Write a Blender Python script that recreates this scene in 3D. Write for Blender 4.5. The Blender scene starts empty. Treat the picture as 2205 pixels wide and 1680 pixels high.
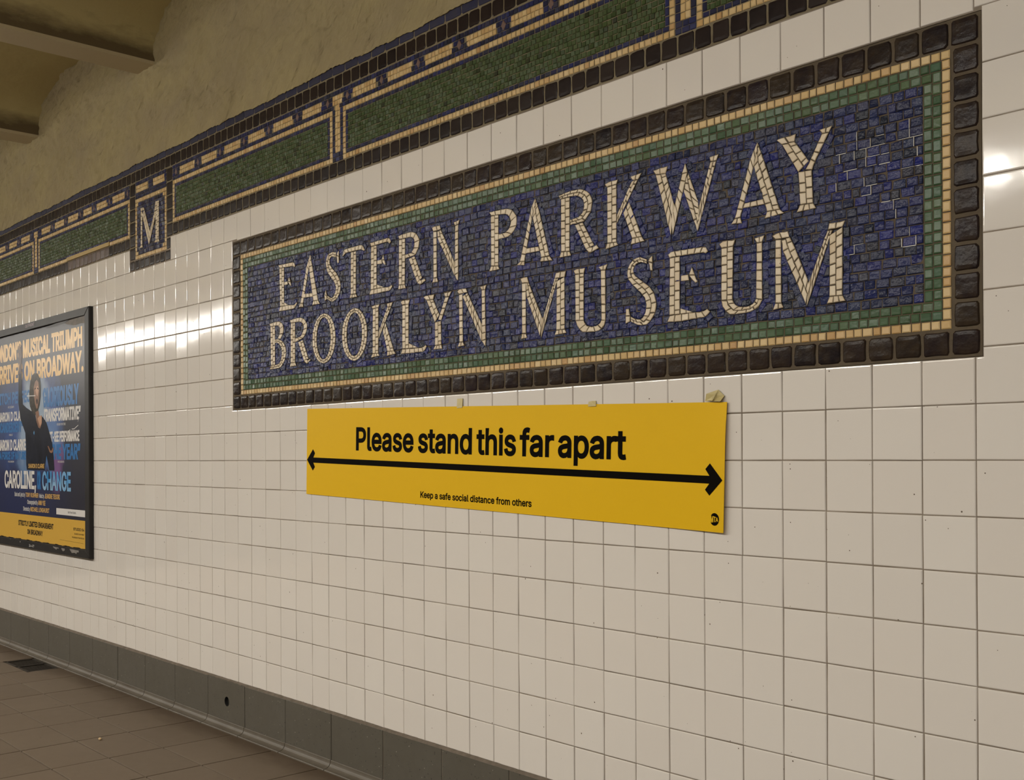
import bpy, bmesh, math, random, json
from mathutils import Vector, Matrix
R = random.Random(7)
sc = bpy.context.scene
COL = sc.collection
K = 0.108            # one wall tile, in metres: u right along the wall, v down, w into the wall
FV = 9.8             # v of the floor
def W(u, v, w=0.0):
    return Vector((u * K, w * K, (FV - v) * K))

# ---------------------------------------------------------------- camera, world, exposure
cam = bpy.data.cameras.new('camera')
cam.sensor_width = 36.0; cam.sensor_fit = 'HORIZONTAL'
cam.lens = 38.2273; cam.shift_y = 0.062737; cam.clip_start = 0.05; cam.clip_end = 200
co = bpy.data.objects.new('camera', cam); COL.objects.link(co)
rot = Matrix(((0.670054, 0.004626, 0.742298), (0.7423, 0.001739, -0.670066), (-0.00439, 0.999988, -0.002269)))
co.matrix_world = Matrix.Translation((2.998034, -2.045349, 1.069387)) @ rot.to_4x4()
sc.camera = co
world = bpy.data.worlds.new('world'); sc.world = world; world.use_nodes = True
world.node_tree.nodes['Background'].inputs[0].default_value = (0.9, 0.8, 0.66, 1)
world.node_tree.nodes['Background'].inputs[1].default_value = 0.04
sc.view_settings.view_transform = 'Standard'; sc.view_settings.look = 'None'
sc.view_settings.gamma = 1.0; sc.view_settings.use_curve_mapping = False
sc.view_settings.exposure = 0.0
LIGHT_U = (-125, 40); LIGHT_W = -31.0; LIGHT_V = -13.55; LIGHT_POWER = 51.0

# ---------------------------------------------------------------- materials
def mat(name, color=(0.5, 0.5, 0.5), rough=0.5, ramp=None, spec=0.5, metal=0.0, coat=0.0, bump=None, specks=None, vary=None, emit=None):
    """ramp: colours picked per loose island; bump: [(scale, strength, distance)]; specks: (scale, radius, colour); vary: (scale, amount, colour)"""
    m = bpy.data.materials.new(name); m.use_nodes = True
    nt = m.node_tree; N = nt.nodes; L = nt.links
    p = N['Principled BSDF']
    p.inputs['Roughness'].default_value = rough; p.inputs['Metallic'].default_value = metal
    p.inputs['Specular IOR Level'].default_value = spec; p.inputs['Coat Weight'].default_value = coat
    p.inputs['Base Color'].default_value = (*color, 1)
    tc = N.new('ShaderNodeTexCoord'); src = None
    def setc(sock):
        L.new(sock, p.inputs['Base Color'])
    if ramp:
        g = N.new('ShaderNodeNewGeometry'); r = N.new('ShaderNodeValToRGB')
        r.color_ramp.interpolation = 'LINEAR'
        el = r.color_ramp.elements
        while len(el) < len(ramp): el.new(0.5)
        for i, c in enumerate(ramp):
            el[i].position = i / max(1, len(ramp) - 1); el[i].color = (*c, 1)
        L.new(g.outputs['Random Per Island'], r.inputs[0]); src = r.outputs[0]
    def mixc(fac, col):
        nonlocal src
        mx = N.new('ShaderNodeMix'); mx.data_type = 'RGBA'
        L.new(fac, mx.inputs[0])
        if src: L.new(src, mx.inputs[6])
        else: mx.inputs[6].default_value = (*color, 1)
        mx.inputs[7].default_value = (*col, 1); src = mx.outputs[2]
    for vv in (vary or []):
        n = N.new('ShaderNodeTexNoise'); n.inputs['Scale'].default_value = vv[0]; n.inputs['Detail'].default_value = 6
        if len(vv) > 3:
            mp = N.new('ShaderNodeMapping'); mp.inputs['Scale'].default_value = vv[3]
            L.new(tc.outputs['Object'], mp.inputs[0]); L.new(mp.outputs[0], n.inputs['Vector'])
        else: L.new(tc.outputs['Object'], n.inputs['Vector'])
        mr = N.new('ShaderNodeMapRange'); mr.inputs[1].default_value = 0.38; mr.inputs[2].default_value = 0.72
        mr.inputs[3].default_value = 0.0; mr.inputs[4].default_value = vv[1]
        L.new(n.outputs['Fac'], mr.inputs[0]); mixc(mr.outputs[0], vv[2])
    for sp in (specks or []):
        v = N.new('ShaderNodeTexVoronoi'); v.inputs['Scale'].default_value = sp[0]
        L.new(tc.outputs['Object'], v.inputs['Vector'])
        sep = N.new('ShaderNodeSeparateColor'); L.new(v.outputs['Color'], sep.inputs[0])
        mu = N.new('ShaderNodeMath'); mu.operation = 'MULTIPLY'; mu.inputs[1].default_value = sp[1]
        pw = N.new('ShaderNodeMath'); pw.operation = 'POWER'; pw.inputs[1].default_value = 4
        L.new(sep.outputs[0], pw.inputs[0]); L.new(pw.outputs[0], mu.inputs[0])
        lt = N.new('ShaderNodeMath'); lt.operation = 'LESS_THAN'
        L.new(v.outputs['Distance'], lt.inputs[0]); L.new(mu.outputs[0], lt.inputs[1])
        mixc(lt.outputs[0], sp[2])
    if src: setc(src)
    prev = None
    for b in (bump or []):
        n = N.new('ShaderNodeTexNoise'); n.inputs['Scale'].default_value = b[0]; n.inputs['Detail'].default_value = 5
        if len(b) > 3:
            m1 = N.new('ShaderNodeMapping'); m1.inputs['Rotation'].default_value = (0, b[3], 0); m2 = N.new('ShaderNodeMapping'); m2.inputs['Scale'].default_value = (1 / b[4], 1, 1)
            L.new(tc.outputs['Object'], m1.inputs[0]); L.new(m1.outputs[0], m2.inputs[0]); L.new(m2.outputs[0], n.inputs['Vector'])
        else: L.new(tc.outputs['Object'], n.inputs['Vector'])
        bn = N.new('ShaderNodeBump'); bn.inputs['Strength'].default_value = b[1]; bn.inputs['Distance'].default_value = b[2]
        L.new(n.outputs['Fac'], bn.inputs['Height'])
        if prev: L.new(prev, bn.inputs['Normal'])
        prev = bn.outputs[0]
    if prev: L.new(prev, p.inputs['Normal'])
    if emit:
        p.inputs['Emission Color'].default_value = (*emit[0], 1); p.inputs['Emission Strength'].default_value = emit[1]
    return m

M = {}
M['tile'] = mat('white_glazed_tile', rough=0.09, ramp=[(.715, .672, .622), (.735, .694, .644), (.722, .675, .622), (.745, .705, .655)], coat=0.3,
                bump=[(9, 0.10, 0.004), (60, 0.03, 0.001)], specks=[(42, .085, (.12, .09, .065)), (19, .045, (.16, .12, .08))])
M['grout'] = mat('brown_grout', (.19, .15, .11), .9, vary=[(14, .8, (.36, .31, .25)), (3, .7, (.075, .057, .04))])
M['mortar'] = mat('mosaic_mortar', (.105, .08, .05), .9, bump=[(160, .5, .002)], vary=[(25, .6, (.065, .047, .03))])
M['mortar_light'] = mat('frieze_mortar', (.20, .165, .10), .9, bump=[(160, .5, .002)], vary=[(25, .6, (.12, .09, .055))])
M['navy'] = mat('navy_glass', rough=.16, spec=.26, ramp=[(.013, .019, .046), (.016, .024, .095), (.012, .017, .030), (.017, .022, .13), (.025, .036, .08), (.013, .019, .11), (.030, .032, .046), (.012, .018, .06), (.014, .021, .15)],
                bump=[(80, .9, .004), (300, .3, .001)])
M['navy_dull'] = mat('navy_glass_frieze', rough=.35, spec=.2, ramp=[(.017, .017, .040), (.022, .024, .07), (.017, .018, .032), (.020, .024, .10), (.030, .026, .046)], bump=[(120, .3, .001)])
M['green'] = mat('green_glass', rough=.3, spec=.35, ramp=[(.050, .095, .043), (.068, .125, .062), (.040, .085, .038), (.078, .125, .058), (.045, .10, .052), (.030, .07, .026), (.060, .10, .038)], bump=[(90, .35, .002)])
M['green_frieze'] = mat('green_glass_frieze', rough=.42, spec=.25, ramp=[(.016, .020, .006), (.046, .072, .022), (.054, .085, .030), (.048, .072, .021), (.062, .086, .030), (.041, .066, .021), (.051, .080, .028), (.028, .045, .010)], bump=[(110, .25, .001)])
M['gold'] = mat('gold_stone', rough=.42, ramp=[(.44, .25, .085), (.55, .38, .16), (.60, .44, .21), (.52, .34, .13), (.62, .46, .23), (.48, .29, .10)], bump=[(140, .35, .0015)])
M['gold_paint'] = mat('yellow_painted_strip', (.40, .27, .07), .5, vary=[(20, .4, (.30, .20, .06))])
M['cream'] = mat('cream_stone', rough=.36, ramp=[(.60, .50, .35), (.66, .56, .40), (.58, .47, .32), (.68, .58, .43), (.63, .52, .35), (.60, .48, .32)], bump=[(110, .4, .002)], specks=[(55, .10, (.25, .17, .10))])
M['dark'] = mat('dark_glazed_tile', rough=.24, spec=.13, ramp=[(.013, .0075, .009), (.021, .013, .012), (.010, .007, .009), (.030, .020, .012), (.019, .012, .016)],
                bump=[(24, .45, .005), (180, .2, .001)], vary=[(38, .6, (.05, .033, .017)), (60, .3, (.011, .008, .010))])
M['dark_frieze'] = mat('dark_frieze_tile', rough=.3, spec=.15, ramp=[(.013, .008, .008), (.021, .013, .011), (.010, .006, .007), (.026, .017, .014)], bump=[(30, .3, .003)], vary=[(30, .35, (.032, .022, .018))])
M['brown'] = mat('brown_patch_tile', rough=.4, ramp=[(.06, .027, .014), (.075, .034, .018), (.052, .026, .016)], bump=[(40, .4, .003)])
M['blue_edge'] = mat('blue_edge_tile', rough=.5, spec=.2, ramp=[(.020, .021, .055), (.030, .031, .07), (.016, .016, .04)], vary=[(22, .5, (.045, .04, .045))])
M['rose'] = mat('rose_diamond', rough=.45, ramp=[(.12, .065, .05), (.15, .085, .065)])
M['joint_white'] = mat('joint_white', (.62, .60, .56), .8)
M['plaster'] = mat('cream_plaster', (.35, .29, .15), .85, spec=.2, vary=[(1.6, .6, (.28, .225, .13)), (7, .3, (.43, .36, .195)), (3.1, .5, (.26, .21, .15), (1, 1, 2.2)), (22, .3, (.25, .20, .115))],
                   bump=[(4, 1.0, .08, .75, 2.6), (11, 1.0, .04, .75, 2.8), (40, .8, .012, .6, 2.0), (170, .35, .002)])
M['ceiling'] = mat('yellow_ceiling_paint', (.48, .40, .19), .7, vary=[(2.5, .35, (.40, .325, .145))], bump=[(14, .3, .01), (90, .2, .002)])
M['beam'] = mat('beam_paint', (.50, .42, .265), .55, vary=[(5, .4, (.53, .45, .31))], bump=[(30, .15, .004)])
M['baseboard'] = mat('grey_stone_base', (.090, .080, .061), .55, vary=[(5, .5, (.105, .096, .079)), (30, .35, (.071, .062, .046))], specks=[(120, .32, (.04, .037, .03)), (75, .16, (.30, .28, .24))], bump=[(200, .15, .001)])
M['ledge'] = mat('mortar_ledge', (.135, .108, .082), .9, vary=[(16, .7, (.085, .07, .05)), (50, .5, (.21, .165, .13))])
M['cove'] = mat('grey_stone_cove', (.112, .096, .073), .45, spec=.4, vary=[(5, .8, (.075, .058, .04)), (25, .4, (.14, .12, .095))], specks=[(150, .2, (.06, .05, .04))])
M['floor'] = mat('brown_floor_tile', rough=.6, ramp=[(.138, .103, .071), (.147, .112, .078), (.131, .099, .068), (.151, .116, .081)], spec=.3,
                 vary=[(2.2, .45, (.115, .083, .056)), (18, .25, (.175, .135, .10))], specks=[(26, .13, (.085, .062, .045))], bump=[(40, .12, .002)])
M['floor_joint'] = mat('floor_joint', (.020, .014, .009), .95, spec=.05)
M['iron'] = mat('dark_iron', (.03, .024, .018), .55, metal=.4, vary=[(30, .5, (.06, .045, .03))])
M['hole'] = mat('dark_hole', (.008, .007, .006), .9)
M['frame'] = mat('black_frame_paint', (.016, .0145, .0145), .42, spec=.3, vary=[(12, .4, (.03, .027, .026))], specks=[(60, .08, (.3, .28, .26))])
M['print_gold'] = mat('print_gold', (.72, .44, .13), .3)
M['print_gold_band'] = mat('print_gold_band', (.62, .37, .055), .32)
M['print_white'] = mat('print_white', (.68, .66, .64), .3)
M['print_blue'] = mat('print_blue', (.032, .165, .42), .3)
M['print_blue_bright'] = mat('print_blue_bright', (.03, .26, .60), .3, vary=[(9, .9, (.35, .52, .66))])
M['print_black'] = mat('print_black', (.012, .010, .010), .35, spec=.2)
M['print_grey'] = mat('print_grey', (.24, .23, .22), .4)
M['print_skin'] = mat('print_skin', (.30, .15, .085), .3, vary=[(14, .7, (.12, .05, .03))])
M['print_skin_dark'] = mat('print_skin_dark', (.085, .045, .03), .3, spec=.2)
M['print_dress'] = mat('print_dress', (.010, .011, .018), .3, spec=.2, vary=[(10, .5, (.03, .035, .06))])
M['print_hair'] = mat('print_hair', (.022, .017, .013), .3, spec=.2, vary=[(40, .7, (.10, .085, .06))])
M['print_skin_light'] = mat('print_skin_light', (.52, .30, .19), .3)
M['print_glow'] = mat('print_glow', (.33, .42, .52), .3, vary=[(7, .8, (.07, .14, .32))])
M['paper_scrap'] = mat('torn_paper', (.22, .20, .18), .7, vary=[(25, .7, (.10, .09, .085))])
M['yellow'] = mat('yellow_poster_paper', (.74, .45, .006), .5, spec=.15, bump=[(3, .1, .01)], vary=[(260, .10, (.80, .50, .02))])
M['ink'] = mat('black_ink', (.004, .003, .002), .6, spec=.03)
M['tape'] = mat('masking_tape', (.55, .46, .21), .5, vary=[(40, .5, (.42, .34, .14))])
M['crumb'] = mat('crumb', (.55, .40, .22), .7)
M['metal_white'] = mat('white_metal', (.6, .58, .54), .5)
M['lens'] = mat('lamp_diffuser', (.8, .8, .78), .5, emit=((1.0, .945, .855), LIGHT_POWER))
M['far_tile'] = mat('far_wall_tile', (.50, .46, .40), .4)
M['track'] = mat('track_bed', (.05, .042, .034), .9)

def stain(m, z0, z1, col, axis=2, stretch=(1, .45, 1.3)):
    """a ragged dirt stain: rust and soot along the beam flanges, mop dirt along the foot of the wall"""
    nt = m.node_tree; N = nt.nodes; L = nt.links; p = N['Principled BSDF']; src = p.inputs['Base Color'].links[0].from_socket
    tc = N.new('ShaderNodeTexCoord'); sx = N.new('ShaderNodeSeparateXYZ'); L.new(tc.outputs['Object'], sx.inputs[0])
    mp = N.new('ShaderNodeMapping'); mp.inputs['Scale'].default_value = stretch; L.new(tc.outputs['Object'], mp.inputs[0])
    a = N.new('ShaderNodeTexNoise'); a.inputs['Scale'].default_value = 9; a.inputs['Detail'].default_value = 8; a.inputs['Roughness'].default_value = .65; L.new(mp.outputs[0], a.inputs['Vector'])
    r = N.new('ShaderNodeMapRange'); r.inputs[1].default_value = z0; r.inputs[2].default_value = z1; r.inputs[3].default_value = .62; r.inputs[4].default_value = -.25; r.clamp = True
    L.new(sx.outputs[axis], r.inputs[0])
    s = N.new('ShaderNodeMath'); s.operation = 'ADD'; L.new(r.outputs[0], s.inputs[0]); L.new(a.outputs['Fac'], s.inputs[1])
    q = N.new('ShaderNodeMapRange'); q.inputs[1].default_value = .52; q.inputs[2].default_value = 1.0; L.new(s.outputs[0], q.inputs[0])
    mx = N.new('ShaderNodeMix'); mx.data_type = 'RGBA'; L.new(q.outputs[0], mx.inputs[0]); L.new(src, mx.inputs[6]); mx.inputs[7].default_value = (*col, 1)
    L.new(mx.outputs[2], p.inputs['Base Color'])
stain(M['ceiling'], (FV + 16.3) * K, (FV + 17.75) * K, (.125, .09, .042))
stain(M['floor'], -.03, -.21, (.088, .060, .037), 1, (.35, 1, 1))

# ---------------------------------------------------------------- mesh helpers
class MB:
    def __init__(s): s.v = []; s.f = []; s.mi = []
    def face(s, pts, mi=0):
        b = len(s.v); s.v += [tuple(p) for p in pts]; s.f.append(tuple(range(b, b + len(pts)))); s.mi.append(mi)
    def rings(s, rings, mi=0, cap=True):
        """stacked closed rings of (u,v,w), each counter-clockwise seen from the platform"""
        b = len(s.v); n = len(rings[0])
        for r in rings: s.v += [tuple(W(*p)) for p in r]
        for k in range(len(rings) - 1):
            for i in range(n):
                j = (i + 1) % n
                s.f.append((b + k * n + i, b + k * n + j, b + (k + 1) * n + j, b + (k + 1) * n + i)); s.mi.append(mi)
        if cap:
            o = b + (len(rings) - 1) * n
            s.f.append(tuple(range(o, o + n))); s.mi.append(mi)
    def box(s, a, b, mi=0):
        x0, x1 = sorted((a[0], b[0])); y0, y1 = sorted((a[1], b[1])); z0, z1 = sorted((a[2], b[2]))
        P = [(x0, y0, z0), (x1, y0, z0), (x1, y1, z0), (x0, y1, z0), (x0, y0, z1), (x1, y0, z1), (x1, y1, z1), (x0, y1, z1)]
        o = len(s.v); s.v += P
        for f in ((0, 3, 2, 1), (4, 5, 6, 7), (0, 1, 5, 4), (1, 2, 6, 5), (2, 3, 7, 6), (3, 0, 4, 7)):
            s.f.append(tuple(o + i for i in f)); s.mi.append(mi)
    def ubox(s, u0, v0, w0, u1, v1, w1, mi=0):
        s.box(W(u0, v0, w0), W(u1, v1, w1), mi)
    def grid(s, nu, nv, fn, mi=0, flip=False):
        b = len(s.v)
        for j in range(nv + 1):
            for i in range(nu + 1): s.v.append(tuple(fn(i / nu, j / nv)))
        for j in range(nv):
            for i in range(nu):
                q = [b + j * (nu + 1) + i, b + j * (nu + 1) + i + 1, b + (j + 1) * (nu + 1) + i + 1, b + (j + 1) * (nu + 1) + i]
                s.f.append(tuple(q if not flip else q[::-1])); s.mi.append(mi)

def area(P):
    return sum(P[i][0] * -P[(i + 1) % len(P)][1] - P[(i + 1) % len(P)][0] * -P[i][1] for i in range(len(P))) / 2
def ccw(P):
    return list(P) if area(P) > 0 else list(P)[::-1]
def inset(P, d):
    """parallel inset of a polygon (u,v), counter-clockwise seen from the platform"""
    n = len(P); out = []
    for i in range(n):
        a, b, c = P[i - 1], P[i], P[(i + 1) % n]
        d1 = (b[0] - a[0], b[1] - a[1]); d2 = (c[0] - b[0], c[1] - b[1])
        l1 = math.hypot(*d1) or 1e-9; l2 = math.hypot(*d2) or 1e-9
        n1 = (d1[1] / l1, -d1[0] / l1); n2 = (d2[1] / l2, -d2[0] / l2)
        k = 1 + n1[0] * n2[0] + n1[1] * n2[1]
        k = max(k, .35)
        out.append((b[0] + (n1[0] + n2[0]) / k * d, b[1] + (n1[1] + n2[1]) / k * d))
    return out
def shrink(P, d):
    cx = sum(p[0] for p in P) / len(P); cy = sum(p[1] for p in P) / len(P)
    out = []
    for p in P:
        l = math.hypot(cx - p[0], cy - p[1]) or 1e-9
        k = min(d * 1.41 / l, .5)
        out.append((p[0] + (cx - p[0]) * k, p[1] + (cy - p[1]) * k))
    return out
def tess(mb, P, top=0.0, gap=.012, bev=.02, tilt=.006, base=.03, mi=0, bh=.012):
    """one tessera of a mosaic: a quad of glass or stone with broken, slightly tilted face"""
    P = ccw(P); a = shrink(P, gap); b = shrink(a, bev)
    t = top + R.uniform(-tilt, tilt) * .5
    gx, gy = R.uniform(-tilt, tilt), R.uniform(-tilt, tilt)
    cx = sum(p[0] for p in P) / len(P); cy = sum(p[1] for p in P) / len(P)
    sz = max(abs(P[0][0] - cx), abs(P[0][1] - cy), .05)
    def z(p, o): return t + o + gx * (p[0] - cx) / sz + gy * (p[1] - cy) / sz
    mb.rings([[(p[0], p[1], base) for p in a], [(p[0], p[1], z(p, bh)) for p in a], [(p[0], p[1], z(p, 0)) for p in b]], mi)
def pillow(mb, P, top=0.0, gap=.024, base=.05, tilt=.004, mi=0, wob=.012, h=.05):
    """a hand-pressed glazed border tile: rounded, soft-edged"""
    P = inset(ccw(P), gap)
    Q = []
    for i in range(len(P)):
        a, b, c = P[i - 1], P[i], P[(i + 1) % len(P)]
        for o in (a, c):
            l = math.hypot(o[0] - b[0], o[1] - b[1]); k = R.uniform(.025, .055) / max(l, .08)
            Q.append((b[0] + (o[0] - b[0]) * k + R.uniform(-wob, wob) * .6, b[1] + (o[1] - b[1]) * k + R.uniform(-wob, wob) * .6))
        m = ((b[0] + c[0]) / 2 + R.uniform(-wob, wob), (b[1] + c[1]) / 2 + R.uniform(-wob, wob)); Q.append(m)
    P = ccw(Q); cx = sum(p[0] for p in P) / len(P); cy = sum(p[1] for p in P) / len(P)
    gx, gy = R.uniform(-tilt, tilt), R.uniform(-tilt, tilt)
    def ring(k, w): return [(cx + (p[0] - cx) * k, cy + (p[1] - cy) * k, w + gx * (p[0] - cx) * 4 + gy * (p[1] - cy) * 4) for p in P]
    mb.rings([ring(1, base), ring(1, top + h), ring(.955, top + h * .42), ring(.87, top + h * .1), ring(.6, top)], mi)

def mesh_obj(name, mb, mats, parent=None, loc=None, smooth=False):
    loc = Vector(loc) if loc is not None else (parent_loc(parent) if parent else Vector((0, 0, 0)))
    me = bpy.data.meshes.new(name)
    me.from_pydata([tuple(Vector(v) - loc) for v in mb.v], [], mb.f)
    for m in (mats if isinstance(mats, (list, tuple)) else [mats]): me.materials.append(m)
    me.polygons.foreach_set('material_index', mb.mi)
    if smooth: me.polygons.foreach_set('use_smooth', [True] * len(mb.f))
    me.update()
    o = bpy.data.objects.new(name, me); COL.objects.link(o)
    if parent: o.parent = parent
    else: o.location = loc
    return o
def parent_loc(p):
    v = Vector((0, 0, 0))
    while p: v += p.location; p = p.parent
    return v
def thing(name, label, cat, loc, group=None):
    o = bpy.data.objects.new(name, None); COL.objects.link(o); o.location = loc
    o.empty_display_size = .1
    return tag(o, label, cat, group)
def tag(o, label, cat, group=None, kind=None):
    if label: o['label'] = label
    if cat: o['category'] = cat
    if group: o['group'] = group
    if kind: o['kind'] = kind
    return o
def struct(name, mb, mats, **k):
    o = mesh_obj(name, mb, mats, **k); o['kind'] = 'structure'; return o

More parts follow.
